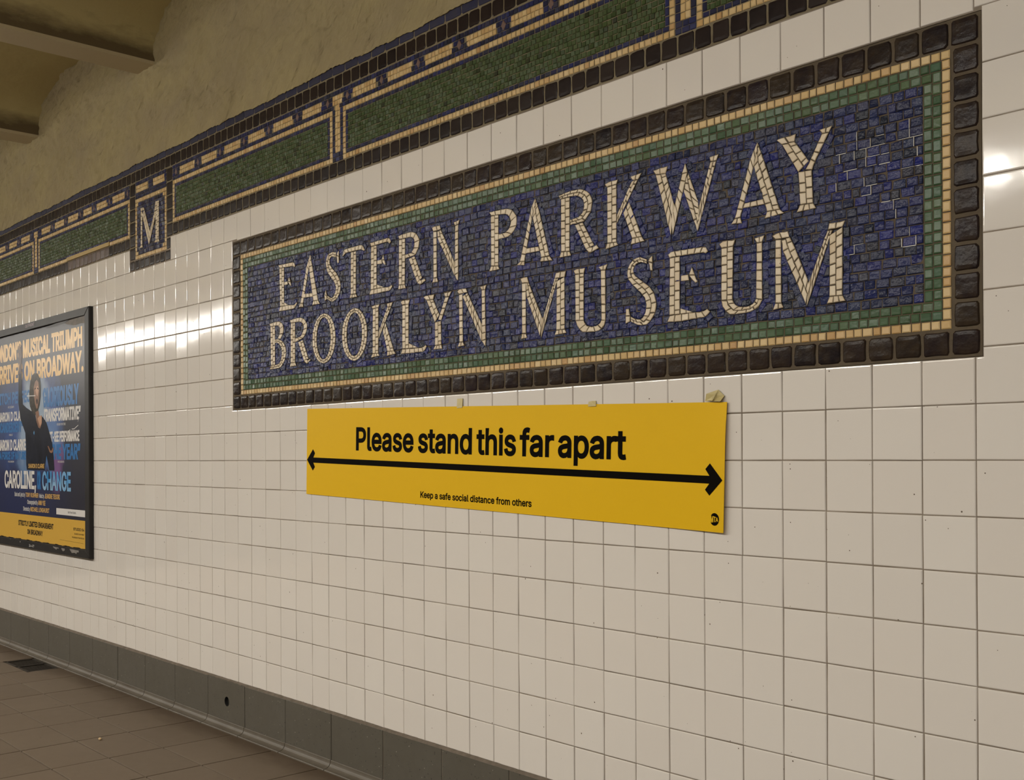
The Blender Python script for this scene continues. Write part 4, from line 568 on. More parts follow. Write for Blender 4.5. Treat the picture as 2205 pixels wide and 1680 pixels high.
body = LETTERS[:-1]
for ch, ribs in body:
    for A, B in ribs: contour(mb, A, B)
mesh_obj('blue_field', mb, [M['navy'], M['mortar']], sign)
for ch, ribs in body:
    mb = MB()
    for A, B in ribs: ribbon(mb, A, B)
    o = mesh_obj('letter', mb, [M['cream'], M['mortar']], sign); o['label'] = 'cream stone letter ' + ch
# thin white lines along some of the joints at the right of the blue field
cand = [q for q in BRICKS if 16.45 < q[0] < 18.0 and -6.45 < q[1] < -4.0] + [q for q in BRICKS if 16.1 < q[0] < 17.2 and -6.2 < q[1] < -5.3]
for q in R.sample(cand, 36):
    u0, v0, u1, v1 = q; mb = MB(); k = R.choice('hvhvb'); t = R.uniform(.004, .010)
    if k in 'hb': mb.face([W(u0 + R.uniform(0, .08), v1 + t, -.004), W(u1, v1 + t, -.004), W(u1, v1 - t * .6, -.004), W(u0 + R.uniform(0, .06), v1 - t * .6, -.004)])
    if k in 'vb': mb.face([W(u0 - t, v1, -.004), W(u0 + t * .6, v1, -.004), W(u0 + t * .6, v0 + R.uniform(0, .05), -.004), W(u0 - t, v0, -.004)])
    mesh_obj('joint_line', mb, M['joint_white'], sign)['label'] = 'thin white lines in the mosaic joints'

# ---------------------------------------------------------------- the frieze that runs under the ceiling
PU0, PU1 = -17.46, -13.27
fr = thing('mosaic_frieze', 'long green and gold mosaic frieze running along the wall below the plaster', 'mosaic frieze', W(-8, -8.95, 0))
FA, FB = -44, 27
mb = MB()
for a, b in ((FA, PU0), (PU1, FB)): mb.ubox(a, -12.5, .022, b, BAND_V - .005, .06)
mb.ubox(PU0, -12.5, .022, PU1, -11.725, .06)
mesh_obj('mortar_bed', mb, M['mortar_light'], fr)
up, edge, navy = MB(), MB(), MB()
for a, b in ((FA, -24.6), (-24.6, -19.7), (-19.7, PU0), (PU1, FB)):
    lo = MB(); n = round((b - a) / .475)
    for i in range(n):
        x, y = a + (b - a) * i / n, a + (b - a) * (i + 1) / n
        pillow(lo, [(x, -9.46), (y, -9.46), (y, BAND_V - .03), (x, BAND_V - .03)], 0, gap=.018, h=.03)
    if a == -24.6: mesh_obj('patched_tiles', lo, M['brown'], fr)['label'] = 'reddish brown replacement tiles'
    else: mesh_obj('tile_border', lo, M['dark_frieze'], fr)['label'] = 'dark tile course along the bottom'
n = round((FB - FA) / .475)
for i in range(n):
    x, y = FA + (FB - FA) * i / n, FA + (FB - FA) * (i + 1) / n
    pillow(up, [(x, -12.2), (y, -12.2), (y, -11.74), (x, -11.74)], 0, gap=.018, h=.03)
n = round((FB - FA) / .72)
for i in range(n):
    x, y = FA + (FB - FA) * i / n, FA + (FB - FA) * (i + 1) / n
    pillow(edge, [(x, -12.5), (y, -12.5), (y, -12.21), (x, -12.21)], 0, gap=.012, h=.02)
o = mesh_obj('tile_border', up, M['dark_frieze'], fr); o['label'] = 'dark tile course along the top'
mesh_obj('blue_edging', edge, M['blue_edge'], fr)
PAN = [(-43.3, -29.36), (-28.64, -17.46), (-13.27, -1.68), (-1.09, 12.25), (12.85, 26.4)]
for a, b in PAN:
    l = PU0 if b == -17.46 else None
    mb = MB(); ring_rows(mb, a, -11.13, b, -9.46, .165, .175)
    mesh_obj('gold_border', mb, M['gold'], fr)
    mb = MB(); ring_rows(mb, a + .165, -10.965, b - .165, -9.625, .125, .2); mesh_obj('navy_border', mb, M['navy_dull'], fr)
    mb = MB(); field(mb, a + .29, -10.84, b - .29, -9.75, 8, .15, .12, gap=.008, bev=.012, tilt=.008)
    mesh_obj('green_panel', mb, M['green_frieze'], fr)
# a painted yellow strip stands in for lost gold stones under the left-hand panel
mb = MB(); mb.ubox(-24.7, -9.64, .02, -19.6, -9.47, -.03); o = mesh_obj('painted_strip', mb, M['gold_paint'], fr); o['label'] = 'flat yellow painted strip where gold stones are missing'
TS = [-29.0, -1.385, 12.55]
DL = [(-36.8, -35.55), (-35, -33.75), (-33.11, -31.84), (-31.21, -29.93), (-28.18, -26.94), (-26.33, -25.12), (-24.58, -23.29), (-22.69, -21.69), (-21.05, -19.89), (-19.29, -17.96)] + [(-12.63, -11.35), (-10.76, -9.56), (-8.93, -7.74), (-7.14, -5.96), (-5.39, -4.1), (-3.49, -2.29)] + \
     [(-.53, .71), (1.32, 2.54), (3.14, 4.39), (4.99, 6.23), (6.8, 8.02), (8.6, 9.85), (10.45, 11.65), (13.2, 14.4), (15.0, 16.2), (16.8, 18.0)]
DM = [(b + c) / 2 for (a, b), (c, d) in zip(DL, DL[1:]) if .2 < c - b < .9 and not any(abs((b + c) / 2 - t) < .8 for t in TS)] + [-12.95, -17.65, -.82, 12.0, -1.95]
def busy(u, v):
    if -11.58 < v < -11.24 and any(a - .02 < u < b + .02 for a, b in DL): return True
    if any(abs(u - t) < .31 and v < -11.24 for t in TS) and v > -11.58: return True
    return any(abs(u - t) < .16 and v > -11.26 for t in TS)
for a, b in ((FA, PU0), (PU1, FB)):
    for v0, v1 in ((-11.72, -11.57), (-11.57, -11.415), (-11.415, -11.26), (-11.26, -11.13)):
        x = a
        while x < b - .01:
            y = min(x + .165 * R.uniform(.85, 1.15), b)
            if not busy((x + y) / 2, (v0 + v1) / 2): tess(navy, [(x, v0), (y, v0), (y, v1), (x, v1)], gap=.009, bev=.012, tilt=.008)
            x = y
for t in TS:
    for s in (-1, 1):
        colm(navy, t + s * .145 if s > 0 else t - .295, t + .295 if s > 0 else t - .145, -11.13, -9.75, .19, gap=.008)
    row(navy, t - .295, t + .295, -9.75, -9.6, .2, gap=.008); row(navy, t - .295, t + .295, -9.6, -9.46, .2, gap=.008)
mesh_obj('navy_field', navy, M['navy_dull'], fr)
for a, b in DL:
    mb = MB(); row(mb, a, b, -11.56, -11.41, .155, gap=.008); row(mb, a, b, -11.41, -11.26, .155, gap=.008); mesh_obj('gold_dash', mb, M['gold'], fr)
for u in DM:
    mb = MB(); tess(mb, [(u - .12, -11.41), (u, -11.57), (u + .12, -11.41), (u, -11.25)], -.012, gap=.01, bev=.02); mesh_obj('rose_diamond', mb, M['rose'], fr)
for t in TS:
    mb = MB()
    for v in (-11.56, -11.41): row(mb, t - .295, t + .295, v, v + .15, .148, gap=.008)
    for s in (0, 1): colm(mb, t - .145 + .145 * s, t + .145 * s, -11.26, -9.75, .2, gap=.008)
    mesh_obj('pillar_ornament', mb, M['gold'], fr)

# ---------------------------------------------------------------- plaque with the letter M, let into the frieze
pl = thing('letter_plaque', 'small blue mosaic plaque with a cream letter M hanging below the frieze', 'mosaic plaque', W(-15.36, -8.0, 0))
mb = MB(); mb.ubox(-17.46, -11.72, .022, -13.27, BAND_V, .06); mb.ubox(-17.46, BAND_V, .022, -13.47, -8.0, .06); mesh_obj('mortar_bed', mb, M['mortar_light'], pl)
mb = MB()
for a, b, t0, t1 in ((-17.44, -16.87, -11.72, -8.47), (-13.84, -13.29, -11.72, -8.95), (-13.84, -13.48, -8.93, -8.47)):
    n = max(1, round((t1 - t0) / .52))
    for i in range(n): pillow(mb, [(a, t0 + (t1 - t0) * i / n), (b, t0 + (t1 - t0) * i / n), (b, t0 + (t1 - t0) * (i + 1) / n), (a, t0 + (t1 - t0) * (i + 1) / n)], 0, gap=.02, h=.03)
for i in range(8):
    a, b = -17.44 + 3.95 * i / 8, -17.44 + 3.95 * (i + 1) / 8
    pillow(mb, [(a, -8.45), (b, -8.45), (b, -8.02), (a, -8.02)], 0, gap=.02, h=.03)
mesh_obj('tile_border', mb, M['dark_frieze'], pl)
mb = MB(); ring_rows(mb, -16.86, -11.0, -13.85, -8.46, .165, .17)
for u in (-16.695, -14.165):
    for v in (-10.835, -8.785): tess(mb, [(u, v), (u + .15, v), (u + .15, v + .16), (u, v + .16)], -.012)
mesh_obj('gold_border', mb, M['gold'], pl)
mb = MB(); field(mb, -16.69, -10.83, -14.02, -8.63, 13, .2, .25, gap=.01, bev=.014, tilt=.012); mesh_obj('blue_field', mb, M['navy_dull'], pl)
mb = MB()
for v0, v1 in ((-11.72, -11.57), (-11.57, -11.415), (-11.415, -11.26), (-11.26, -11.13), (-11.13, -11.005)):
    x = -16.86
    while x < -13.86:
        y = min(x + .165, -13.85)
        if not (-11.58 < v0 < -11.3 and ((-16.78 < (x + y) / 2 < -15.62) or (-15.1 < (x + y) / 2 < -13.98))): tess(mb, [(x, v0), (y, v0), (y, v1), (x, v1)], gap=.009, bev=.012)
        x = y
mesh_obj('navy_field', mb, M['navy_dull'], pl)
for a, b in ((-16.76, -15.64), (-15.09, -14.0)):
    mb = MB(); row(mb, a, b, -11.56, -11.41, .155, gap=.008); row(mb, a, b, -11.41, -11.26, .155, gap=.008); mesh_obj('gold_dash', mb, M['gold'], pl)
mb = MB()
for A, B in LETTERS[-1][1]: ribbon(mb, A, B, cell=.19)
o = mesh_obj('letter', mb, [M['cream'], M['mortar']], pl); o['label'] = 'cream stone letter M'
# ---------------------------------------------------------------- advertising frame and the theatre poster in it
FU0, FV0, FU1, FV1, FD = -35.95, -7.0, -21.5, 4.45, -.22
fm = thing('poster_frame', 'black metal advertising frame fixed to the white tiles, at the left', 'frame', W((FU0 + FU1) / 2, FV1, 0))
mb = MB()
def bar(o0, o1, i1, i0):
    """mitred frame bar: outer edge o0-o1, inner edge i0-i1"""
    P = ccw([o0, o1, i1, i0]); b = inset(P, .03)
    mb.rings([[(p[0], p[1], 0.0) for p in P], [(p[0], p[1], FD + .03) for p in P], [(p[0], p[1], FD) for p in b]])
O = [(FU0, FV0), (FU1, FV0), (FU1, FV1), (FU0, FV1)]; I = [(FU0 + .6, FV0 + .38), (FU1 - .5, FV0 + .38), (FU1 - .5, FV1 - .4), (FU0 + .6, FV1 - .4)]
for k in range(4): bar(O[k], O[(k + 1) % 4], I[(k + 1) % 4], I[k])
mesh_obj('border', mb, M['frame'], fm)
mb = MB(); mb.ubox(FU0 + .3, FV0 + .2, 0, FU1 - .3, FV1 - .2, -.10); mesh_obj('backing_board', mb, M['print_black'], fm)
def fpos(w): return lambda x, y: W(x, y, w)
mb = MB(); mb.ubox(-30.0, -6.97, FD, -28.5, -6.72, FD - .008)
st = mesh_obj('maker_sticker', mb, M['print_black'], fm); st['label'] = 'small black sticker with pinkish lettering'
M['print_pink'] = mat('print_pink', (.33, .23, .26), .4)
mb = MB(); lettering(mb, 'OUTFRONT', -29.9, -28.6, -6.92, -6.77, fpos(FD - .011), .02); mesh_obj('lettering', mb, M['print_pink'], st)
mb = MB(); lettering(mb, '34-477', -29.47, -28.72, 4.22, 4.35, fpos(FD - .004), .01); o = mesh_obj('code_number', mb, M['print_white'], fm); o['label'] = 'small white code number'
for pts in ([(-26.1, 4.13), (-25.3, 4.15), (-25.3, 4.2), (-25.5, 4.19), (-25.6, 4.26), (-25.9, 4.21)], [(-24.95, 4.14), (-24.5, 4.15), (-24.52, 4.24), (-24.75, 4.29), (-24.9, 4.22)],
            [(-23.9, 4.12), (-22.75, 4.13), (-22.75, 4.22), (-22.95, 4.22), (-23.05, 4.31), (-23.3, 4.26), (-23.6, 4.3), (-23.8, 4.2)], [(-30.9, 4.15), (-30.75, 4.14), (-30.72, 4.19), (-30.85, 4.2)]):
    mb = MB(); mb.face([W(u, v, FD - .005) for u, v in ccw(pts)]); mesh_obj('paper_scrap', mb, M['paper_scrap'], fm)


PW = -.165
po = thing('theatre_poster', 'dark blue theatre poster with a singer raising one arm, inside the black frame', 'poster', W(-28.65, 4.03, PW))
mp = bpy.data.materials.new('poster_print'); mp.use_nodes = True; nt = mp.node_tree; pb = nt.nodes['Principled BSDF']
pb.inputs['Roughness'].default_value = .36; pb.inputs['Coat Weight'].default_value = .06; pb.inputs['Coat Roughness'].default_value = .2
tcn = nt.nodes.new('ShaderNodeTexCoord'); last = None
def glow(cx, cv, rx, rv, colr, amt):
    """a soft-edged patch printed on the sheet, centred at (cx, cv)"""
    global last
    mpn = nt.nodes.new('ShaderNodeMapping'); mpn.vector_type = 'TEXTURE'
    c = W(cx, cv, PW) - W(-28.65, 4.03, PW)
    mpn.inputs['Location'].default_value = c; mpn.inputs['Scale'].default_value = (rx * K, 1, rv * K)
    nz = nt.nodes.new('ShaderNodeTexNoise'); nz.inputs['Scale'].default_value = 9
    ad = nt.nodes.new('ShaderNodeMix'); ad.data_type = 'RGBA'; ad.blend_type = 'LINEAR_LIGHT'; ad.inputs[0].default_value = .12
    nt.links.new(tcn.outputs['Object'], nz.inputs['Vector']); nt.links.new(tcn.outputs['Object'], ad.inputs[6]); nt.links.new(nz.outputs['Color'], ad.inputs[7])
    nt.links.new(ad.outputs[2], mpn.inputs[0])
    g = nt.nodes.new('ShaderNodeTexGradient'); g.gradient_type = 'SPHERICAL'; nt.links.new(mpn.outputs[0], g.inputs[0])
    ml = nt.nodes.new('ShaderNodeMath'); ml.operation = 'MULTIPLY'; ml.inputs[1].default_value = amt; ml.use_clamp = True
    nt.links.new(g.outputs['Fac'], ml.inputs[0])
    mx = nt.nodes.new('ShaderNodeMix'); mx.data_type = 'RGBA'; nt.links.new(ml.outputs[0], mx.inputs[0])
    if last: nt.links.new(last, mx.inputs[6])
    else: mx.inputs[6].default_value = (.016, .016, .030, 1)
    mx.inputs[7].default_value = (*colr, 1); last = mx.outputs[2]
glow(-31.0, 1.2, 8, 5.0, (.010, .017, .075), 1.5)
glow(-30.5, -2.0, 5.5, 3.2, (.025, .07, .25), 1.5)
glow(-27.0, -2.0, 2.4, 3.0, (.04, .10, .32), 1.6)
glow(-26.4, -.9, 1.7, 1.8, (.10, .20, .42), 1.5)
glow(-28.7, -2.8, 2.3, 2.0, (.38, .46, .54), 1.5)
glow(-30.4, -1.2, 1.3, 2.3, (.25, .34, .48), 1.3)
glow(-30.2, .4, 1.5, 1.1, (.10, .19, .36), 1.2)
glow(-25.6, .3, 1.0, 1.3, (.16, .07, .22), 1.3)
nt.links.new(last, pb.inputs['Base Color'])
def edge_pts(a, b, base, amp, n, s):
    return [(a + (b - a) * i / n, base + amp * hsh(a + (b - a) * i / n, s)) for i in range(n + 1)]
topE = edge_pts(-35.3, -22.04, -6.56, .035, 90, 3.3); botE = edge_pts(-35.3, -22.04, 4.03, .03, 90, 4.7)
mb = MB()
for k in range(90): mb.face([W(*botE[k], PW), W(*botE[k + 1], PW), W(*topE[k + 1], PW), W(*topE[k], PW)])
for k in range(90): mb.face([W(*topE[k], PW), W(*topE[k + 1], PW), W(*topE[k + 1], PW + .01), W(*topE[k], PW + .01)])
sheet = mesh_obj('sheet', mb, mp, po)
def flat(name, pts, m, w, parent=po, label=None):
    mb = MB(); mb.face([W(u, v, w) for u, v in ccw(pts)]); o = mesh_obj(name, mb, m, parent)
    if label: o['label'] = label
    return o
def line(name, items, m, w=PW - .004, bold=.03, label=None):
    for s, x0, x1, t, b in items:
        mb = MB(); lettering(mb, s, x0, x1, t, b, fpos(w), bold)
        o = mesh_obj(name, mb, m, po)
        if label: o['label'] = label
    return o
flat('gold_band', [(-35.3, 2.745), (-22.03, 2.745), (-22.03, 4.0)] + [(u, v - .01) for u, v in botE[::-1]], M['print_gold_band'], PW - .002, label='gold band across the foot of the poster')
line('headline_text', [("LONDON’S MUSICAL TRIUMPH", -35.05, -22.37, -6.18, -5.26)], M['print_gold'], bold=.062)
line('headline_text', [("ARRIVES ON BROADWAY.", -35.0, -22.24, -5.07, -4.08)], M['print_gold'], bold=.062)
line('quote_text', [("“PITCH PERFECT”", -35.0, -28.6, -3.60, -2.98)], M['print_blue'], bold=.06)
line('quote_text', [("SHARON D CLARKE IS", -34.75, -29.2, -2.58, -2.08)], M['print_white'], bold=.055)
line('quote_text', [("INCANDESCENT”", -34.7, -30.5, -2.03, -1.49)], M['print_blue'], bold=.06)
line('quote_text', [("SHARON D CLARKE", -34.75, -30.06, -1.12, -.54)], M['print_white'], bold=.055)
line('quote_text', [("IS A FORCE OF NATURE”", -34.75, -29.9, -.48, -.06)], M['print_blue'], bold=.06)
line('quote_text', [("GLORIOUSLY", -27.6, -22.83, -3.58, -2.63)], M['print_blue'], bold=.06)
line('quote_text', [("TRANSFORMATIVE”", -27.5, -22.6, -2.54, -1.91)], M['print_white'], bold=.055)
line('quote_text', [("MUST-SEE PERFORMANCE", -27.2, -22.77, -1.42, -.91)], M['print_white'], bold=.05)
line('quote_text', [("OF THE YEAR”", -27.75, -22.65, -.80, -.06)], M['print_blue'], bold=.06)
line('source_text', [("–THE NEW YORK TIMES", -25.7, -24.5, -1.80, -1.69), ("–THE OBSERVER", -25.6, -24.7, .0, .09), ("–THE TELEGRAPH", -32.9, -31.88, -2.88, -2.77), ("–TIME OUT", -32.73, -32.09, -1.41, -1.31), ("–THE GUARDIAN", -32.91, -31.91, .0, .09)], M['print_white'], bold=.01)
# the singer: hair, face, raised arm, dress, lowered hand - printed shapes
flat('halo', [(-29.55, -2.95), (-29.15, -2.5), (-28.5, -2.2), (-27.75, -2.05), (-27.35, -2.3), (-27.55, -3.2), (-27.8, -3.9), (-27.95, -3.5), (-29.4, -3.4)], M['print_glow'], PW - .006)
flat('figure_dress', [(-31.18, -3.0), (-30.85, -2.15), (-30.45, -1.75), (-30.12, -1.42), (-30.03, -.7), (-30.0, .2), (-29.9, .46), (-27.35, .46), (-27.07, -.27), (-26.87, .1), (-26.7, .47), (-26.0, .47), (-26.1, -.2), (-26.3, -.9), (-26.6, -1.3), (-27.1, -1.9), (-27.45, -2.1), (-27.7, -2.2), (-28.0, -1.62), (-28.2, -1.66), (-28.5, -2.0), (-28.7, -2.42), (-29.05, -2.47), (-29.95, -2.7), (-30.5, -2.9), (-30.62, -3.6), (-30.62, -4.5), (-31.13, -4.5)], M['print_dress'], PW - .008, label='dark dress of the singer')
flat('figure_arm', [(-31.13, -4.5), (-30.62, -4.5), (-30.64, -5.0), (-30.7, -5.1), (-30.55, -5.4), (-30.45, -5.62), (-30.52, -5.66), (-30.64, -5.5), (-30.66, -5.9), (-30.78, -6.0), (-30.82, -5.7), (-30.88, -6.05), (-31.0, -6.05), (-31.02, -5.7), (-31.12, -5.98), (-31.2, -5.92), (-31.16, -5.3), (-31.0, -5.05)], M['print_skin_dark'], PW - .009, label='raised arm of the singer')
flat('figure_hair', [(-28.75, -4.40), (-29.1, -4.3), (-29.35, -4.0), (-29.5, -3.5), (-29.52, -3.1), (-29.4, -2.75), (-29.1, -2.45), (-28.7, -2.25), (-28.3, -2.4), (-28.0, -2.75), (-27.82, -3.2), (-27.8, -3.7), (-27.95, -4.1), (-28.3, -4.36)], M['print_hair'], PW - .010)
flat('figure_face', [(-28.65, -3.95), (-28.85, -3.7), (-28.8, -3.2), (-28.65, -2.85), (-28.45, -2.6), (-28.3, -2.62), (-28.12, -3.0), (-28.05, -3.5), (-28.15, -3.9), (-28.4, -4.05)], M['print_skin'], PW - .012, label='face of the singer, mouth open')
flat('figure_neck', [(-28.6, -2.45), (-28.15, -2.5), (-28.05, -2.2), (-27.68, -2.25), (-27.68, -1.85), (-27.95, -1.60), (-28.2, -1.68), (-28.45, -1.95)], M['print_skin'], PW - .013)
for nm, pts in zip(('figure_eye', 'figure_eye', 'figure_mouth'), ([(-28.72, -3.62), (-28.55, -3.66), (-28.52, -3.6), (-28.7, -3.56)], [(-28.35, -3.66), (-28.15, -3.6), (-28.16, -3.54), (-28.34, -3.6)], [(-28.5, -3.02), (-28.38, -3.12), (-28.25, -3.02), (-28.28, -2.86), (-28.4, -2.82)])): flat(nm, pts, M['print_black'], PW - .0135)
flat('figure_cheek', [(-28.6, -3.55), (-28.45, -3.7), (-28.25, -3.75), (-28.15, -3.5), (-28.3, -3.2), (-28.42, -3.3)], M['print_skin_light'], PW - .0128)
flat('figure_collarbone', [(-28.3, -2.1), (-27.95, -2.25), (-27.72, -2.2), (-27.72, -1.9), (-27.95, -1.7)], M['print_skin_light'], PW - .0136)
flat('head_microphone', [(-29.85, -3.32), (-28.6, -3.28), (-28.6, -3.24), (-29.85, -3.28)], M['print_white'], PW - .0145)
flat('figure_hand', [(-26.9, -.72), (-26.75, -.72), (-26.5, -.5), (-26.35, -.5), (-26.25, -.6), (-26.1, -.66), (-26.15, -.45), (-26.3, -.38), (-26.45, -.38), (-26.6, -.42)], M['print_skin'], PW - .013)
flat('brooch', [(-28.9, -1.4), (-28.82, -1.52), (-28.74, -1.4), (-28.82, -1.29)], M['print_blue_bright'], PW - .012, label='bright blue brooch')
line('name_text', [("SHARON D CLARKE", -29.66, -27.36, .15, .37)], M['print_gold'], w=PW - .012)
line('title_text', [("CAROLINE,", -33.4, -28.55, .51, 1.43)], M['print_white'], w=PW - .012, bold=.045, label='white title word')
line('title_text', [("OR", -28.4, -27.86, .52, 1.42)], M['print_blue'], w=PW - .012, bold=.045, label='narrow blue title word')
line('title_text', [("CHANGE", -27.66, -23.83, .52, 1.44)], M['print_blue_bright'], w=PW - .012, bold=.045, label='bright blue title word')
line('credit_text', [("Book and Lyrics by", -31.8, -30.2, 1.62, 1.84), ("Music by", -28.1, -27.45, 1.63, 1.84), ("Choreographed by", -29.87, -28.35, 1.98, 2.19), ("Directed by", -30.48, -29.5, 2.34, 2.55)], M['print_white'], bold=.02)
line('credit_text', [("TONY KUSHNER", -30.12, -28.24, 1.62, 1.84), ("JEANINE TESORI", -27.35, -25.3, 1.62, 1.85), ("ANN YEE", -28.28, -27.25, 1.97, 2.2), ("MICHAEL LONGHURST", -29.4, -26.71, 2.33, 2.55)], M['print_gold'], bold=.03)
flat('sponsor_box', [(-25.76, 2.27), (-22.02, 2.27), (-22.02, 2.58), (-25.76, 2.57)], M['print_white'], PW - .003)
line('sponsor_text', [("Get free tickets.", -24.25, -23.2, 2.37, 2.47)], M['print_black'], bold=.02)
line('band_text', [("STRICTLY LIMITED ENGAGEMENT", -31.24, -26.15, 3.06, 3.33), ("ON BROADWAY", -29.89, -27.65, 3.47, 3.73), ("STUDIO 54", -23.55, -22.21, 3.11, 3.24)], M['print_black'], bold=.06)
line('address_text', [("254 WEST 54TH STREET", -23.44, -22.22, 3.36, 3.43), ("ROUNDABOUTTHEATRE.ORG", -23.72, -22.23, 3.53, 3.60)], M['print_black'], bold=.03)
flat('rule', [(-25.3, 3.76), (-22.3, 3.79), (-22.3, 3.80), (-25.3, 3.77)], M['print_black'], PW - .004)
flat('torn_top', [(-24.6, -6.50), (-24.0, -6.6), (-22.07, -6.62), (-22.07, -6.28), (-22.6, -6.33), (-23.3, -6.28), (-23.8, -6.36), (-24.2, -6.42)], M['paper_scrap'], PW - .006, label='torn crumpled grey paper at the top corner')
flat('dark_tear', [(-27.3, -6.55), (-25.5, -6.62), (-24.05, -6.62), (-24.6, -6.52), (-25.6, -6.47), (-26.9, -6.48)], M['print_black'], PW - .007)
for a, b in (((-22.9, -1.66), (-23.4, -1.5)), ((-23.4, -1.5), (-23.7, -1.5)), ((-22.75, -2.02), (-22.95, -1.82)), ((-23.9, -1.48), (-24.1, -1.42))):
    mb = MB(); mb.face([W(a[0], a[1], PW - .006), W(b[0], b[1], PW - .006), W(b[0], b[1] + .03, PW - .008), W(a[0], a[1] + .03, PW - .008)][::-1]); mesh_obj('crease', mb, M['print_white'], po)

# ---------------------------------------------------------------- the yellow distancing notice
TH = math.radians(1.55); cT, sT = math.cos(TH), math.sin(TH); SX, SY = 16.86, 2.79
def sheetw(x, y):
    w = -.035 - .004 * math.sin(x * 1.1) * (y / SY)
    e = max(0, (x - 14.2) / 2.66); c = math.exp(-(y / .42) ** 2) * max(0, (x - 15.6) / 1.26)
    w -= .06 * e * e * (1 - .7 * c) + .012 * (y / SY) * e
    return w
def sp(dw=0.0, tx=0.0):
    def f(x, y):
        c = max(0, 1 - math.hypot((SX - x) / 1.3, y / .9))
        return W(-3.185 + x * cT - y * sT, -1.701 + x * sT + y * cT, sheetw(x, y) - dw)
    return f
yn = thing('distancing_notice', 'long yellow paper notice with a black double arrow taped under the mosaic sign', 'notice', sp()(SX / 2, SY))
mb = MB(); f0 = sp(); mb.grid(68, 12, lambda a, b: f0(SX * a, SY * (1 - b)))
f1 = sp(-.006); mb.grid(68, 12, lambda a, b: f1(SX * a, SY * (1 - b)), flip=True)
mesh_obj('sheet', mb, M['yellow'], yn, smooth=True)
fi = sp(.004)
def ink(name, items, bold):
    mb = MB()
    for s, x0, x1, t, b in items: lettering(mb, s, x0, x1, t, b, fi, bold)
    return mesh_obj(name, mb, M['ink'], yn)
ink('headline_text', [("Please", 2.86, 5.80, .59, 1.31), ("stand", 6.02, 8.42, .59, 1.31), ("this", 8.61, 10.19, .59, 1.31), ("far", 10.33, 11.6, .59, 1.31), ("apart", 11.74, 14.0, .59, 1.31)], .042)
ink('small_text', [("Keep a safe social distance from others", 6.16, 10.81, 2.41, 2.595)], .042)
mb = MB()
n = 60
for i in range(n):
    a, b = .40 + 16.06 * i / n, .40 + 16.06 * (i + 1) / n
    mb.face([fi(a, 1.755), fi(b, 1.755), fi(b, 1.585), fi(a, 1.585)])
for tip, back, inn, s in ((16.81, 16.46, 16.335, 1), (.025, .385, .51, -1)):
    mid = 16.45 if s > 0 else .41
    P = [(tip, 1.67), (back, 1.315), (inn, 1.445), (mid, 1.585), (mid, 1.755), (inn, 1.89), (back, 2.015)]
    mb.face([fi(*q) for q in (P if s > 0 else P[::-1])])
mesh_obj('arrow', mb, M['ink'], yn)
lg = []
for i in range(40):
    t = 2 * math.pi * i / 40; lg.append((16.615 + .125 * math.cos(t), 2.515 + .135 * math.sin(t)))
lg = [p for p in lg if p[0] > 16.51]
st = [i for i in range(len(lg)) if math.hypot(lg[i][0] - lg[i - 1][0], lg[i][1] - lg[i - 1][1]) > .08]
k = st[0] if st else 0
mb = MB(); mb.face([fi(*q) for q in (lg[k:] + lg[:k])][::-1]); badge = mesh_obj('round_badge', mb, M['ink'], yn); badge['label'] = 'round black transit badge'
def taper(x, y):
    t = (x - 16.495) / .22; c = 2.512 + .012 * t
    return sp(.008)(x, c + (y - c) * (1.0 - .5 * t))
mb = MB(); lettering(mb, 'MTA', 16.505, 16.72, 2.43, 2.595, taper, .03); mesh_obj('badge_letters', mb, M['yellow'], badge)

def tape(name, pts, label, fold=None):
    mb = MB(); P = ccw([(u, v) for u, v, w in pts]); wz = {(u, v): w for u, v, w in pts}
    mb.rings([[(p[0], p[1], wz[p] + .012) for p in P], [(p[0], p[1], wz[p]) for p in P]])
    if fold:
        Q = ccw([(u, v) for u, v, w in fold]); wq = {(u, v): w for u, v, w in fold}
        mb.rings([[(p[0], p[1], wq[p] + .01) for p in Q], [(p[0], p[1], wq[p]) for p in Q]])
    c = W(sum(p[0] for p in pts) / len(pts), sum(p[1] for p in pts) / len(pts), 0)
    tag(mesh_obj(name, mb, M['tape'], loc=c), label, 'tape', 'masking tape on the yellow notice')
tape('tape_piece', [(4.56, -1.70, -.02), (4.80, -1.70, -.02), (4.81, -1.45, -.05), (4.58, -1.44, -.05)], 'short strip of masking tape above the words stand this')
tape('tape_piece', [(9.56, -1.42, -.02), (9.66, -1.43, -.03), (9.80, -1.43, -.02), (9.84, -1.30, -.06), (9.58, -1.30, -.06)], 'smallest scrap of masking tape above the word apart')
tape('tape_piece', [(13.12, -1.28, -.10), (13.17, -1.44, -.12), (13.42, -1.52, -.03), (13.58, -1.38, -.03), (13.54, -1.26, -.13)], 'folded piece of masking tape at the lifted right corner of the notice',
     fold=[(13.2, -1.30, -.16), (13.34, -1.36, -.15), (13.44, -1.50, -.06), (13.36, -1.28, -.16)])

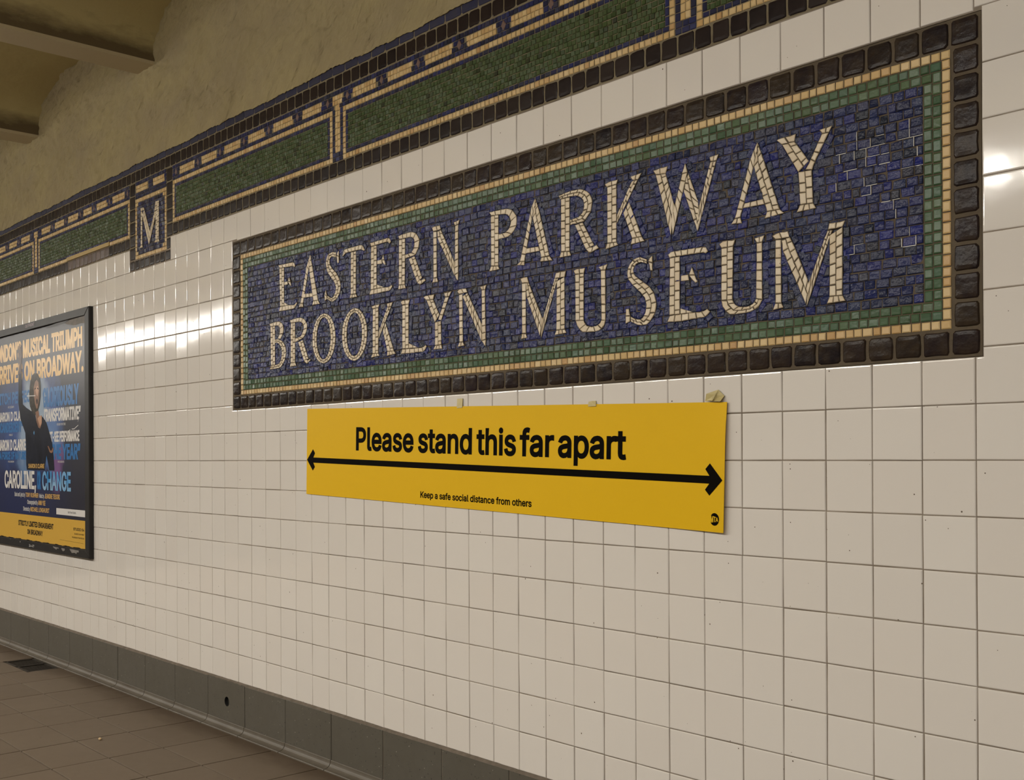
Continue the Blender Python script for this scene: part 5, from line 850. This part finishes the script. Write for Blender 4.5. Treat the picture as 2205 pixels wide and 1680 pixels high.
# ---------------------------------------------------------------- floor drain, crumb, lamps
dr = thing('drain_grate', 'dark iron drain grate set in the floor tiles beside the cove', 'drain', W(-26.6, FV, -1.04))
a, b, c, d = -28.35, -1.82, -24.84, -.37
def flr(u0, w0, u1, w1, z0, z1, mb): mb.box((u0 * K, w0 * K, z0 * K), (u1 * K, w1 * K, z1 * K))
mb = MB()
for q in ((a, b, c, b + .14), (a, d - .14, c, d), (a, b, a + .14, d), (c - .14, b, c, d), ((a + c) / 2 - .07, b, (a + c) / 2 + .07, d)): flr(*q, -.35, -.015, mb)
mesh_obj('rim', mb, M['iron'], dr)
for i in range(24):
    u = a + .2 + (c - a - .4) * i / 23
    if abs(u - (a + c) / 2) < .09: continue
    mb = MB(); flr(u - .035, b + .12, u + .035, d - .12, -.3, -.05, mb); mesh_obj('slat', mb, M['iron'], dr)
mb = MB(); flr(a, b, c, d, -1.6, -1.5, mb)
for q in ((a - .1, b, a, d), (c, b, c + .1, d), (a, b - .1, c, b), (a, d, c, d + .05)): flr(*q, -1.5, -.1, mb)
mesh_obj('pit', mb, M['hole'], dr)
bm = bmesh.new(); bmesh.ops.create_icosphere(bm, subdivisions=2, radius=.0065)
for v in bm.verts: v.co = Vector((v.co.x * 1.25, v.co.y * .9, v.co.z * .75)) * (1 + .18 * hsh(v.co.x * 900 + v.co.z * 500, 1.3))
me = bpy.data.meshes.new('crumb'); bm.to_mesh(me); bm.free(); me.materials.append(M['crumb'])
o = bpy.data.objects.new('crumb', me); COL.objects.link(o); o.location = W(-10.37, FV, -4.09) + Vector((0, 0, .0045))
tag(o, 'tiny pale crumb lying on the brown floor tiles', 'litter')

first = None
u = LIGHT_U[0]; LL = 11.3
while u < LIGHT_U[1]:
    ctr = W(u + LL / 2, LIGHT_V, LIGHT_W)
    if first is None:
        first = thing('tube_light', 'fluorescent lamp with a white housing hanging over the platform edge', 'lamp', ctr, 'fluorescent lamps over the platform edge')
        mb = MB(); x = LL / 2 * K
        mb.box(ctr + Vector((-x, -.088, 0)), ctr + Vector((x, .088, .09)))
        for s in (-1, 1): mb.box(ctr + Vector((s * x, -.088, -.05)), ctr + Vector((s * (x - .012), .088, .0)))
        mesh_obj('housing', mb, M['metal_white'], first)
        mb = MB(); pr = [(-.08, 0), (-.08, -.038), (-.07, -.049), (-.04, -.054), (.04, -.054), (.07, -.049), (.08, -.038), (.08, 0)]
        for p, q in zip(pr, pr[1:]): mb.face([ctr + Vector((-x + .012, *p)), ctr + Vector((-x + .012, *q)), ctr + Vector((x - .012, *q)), ctr + Vector((x - .012, *p))])
        mesh_obj('diffuser', mb, M['lens'], first)
        mb = MB()
        for s in (-.35, .35): mb.box(ctr + Vector((s - .012, -.012, .09)), ctr + Vector((s + .012, .012, (13.55 - 16.1) * -K)))
        mesh_obj('hanger', mb, M['metal_white'], first)
    else:
        r = first.copy(); COL.objects.link(r); r.location = ctr
        for ch in first.children:
            q = ch.copy(); COL.objects.link(q); q.parent = r
    u += LL + .7
bpy.context.view_layer.update()
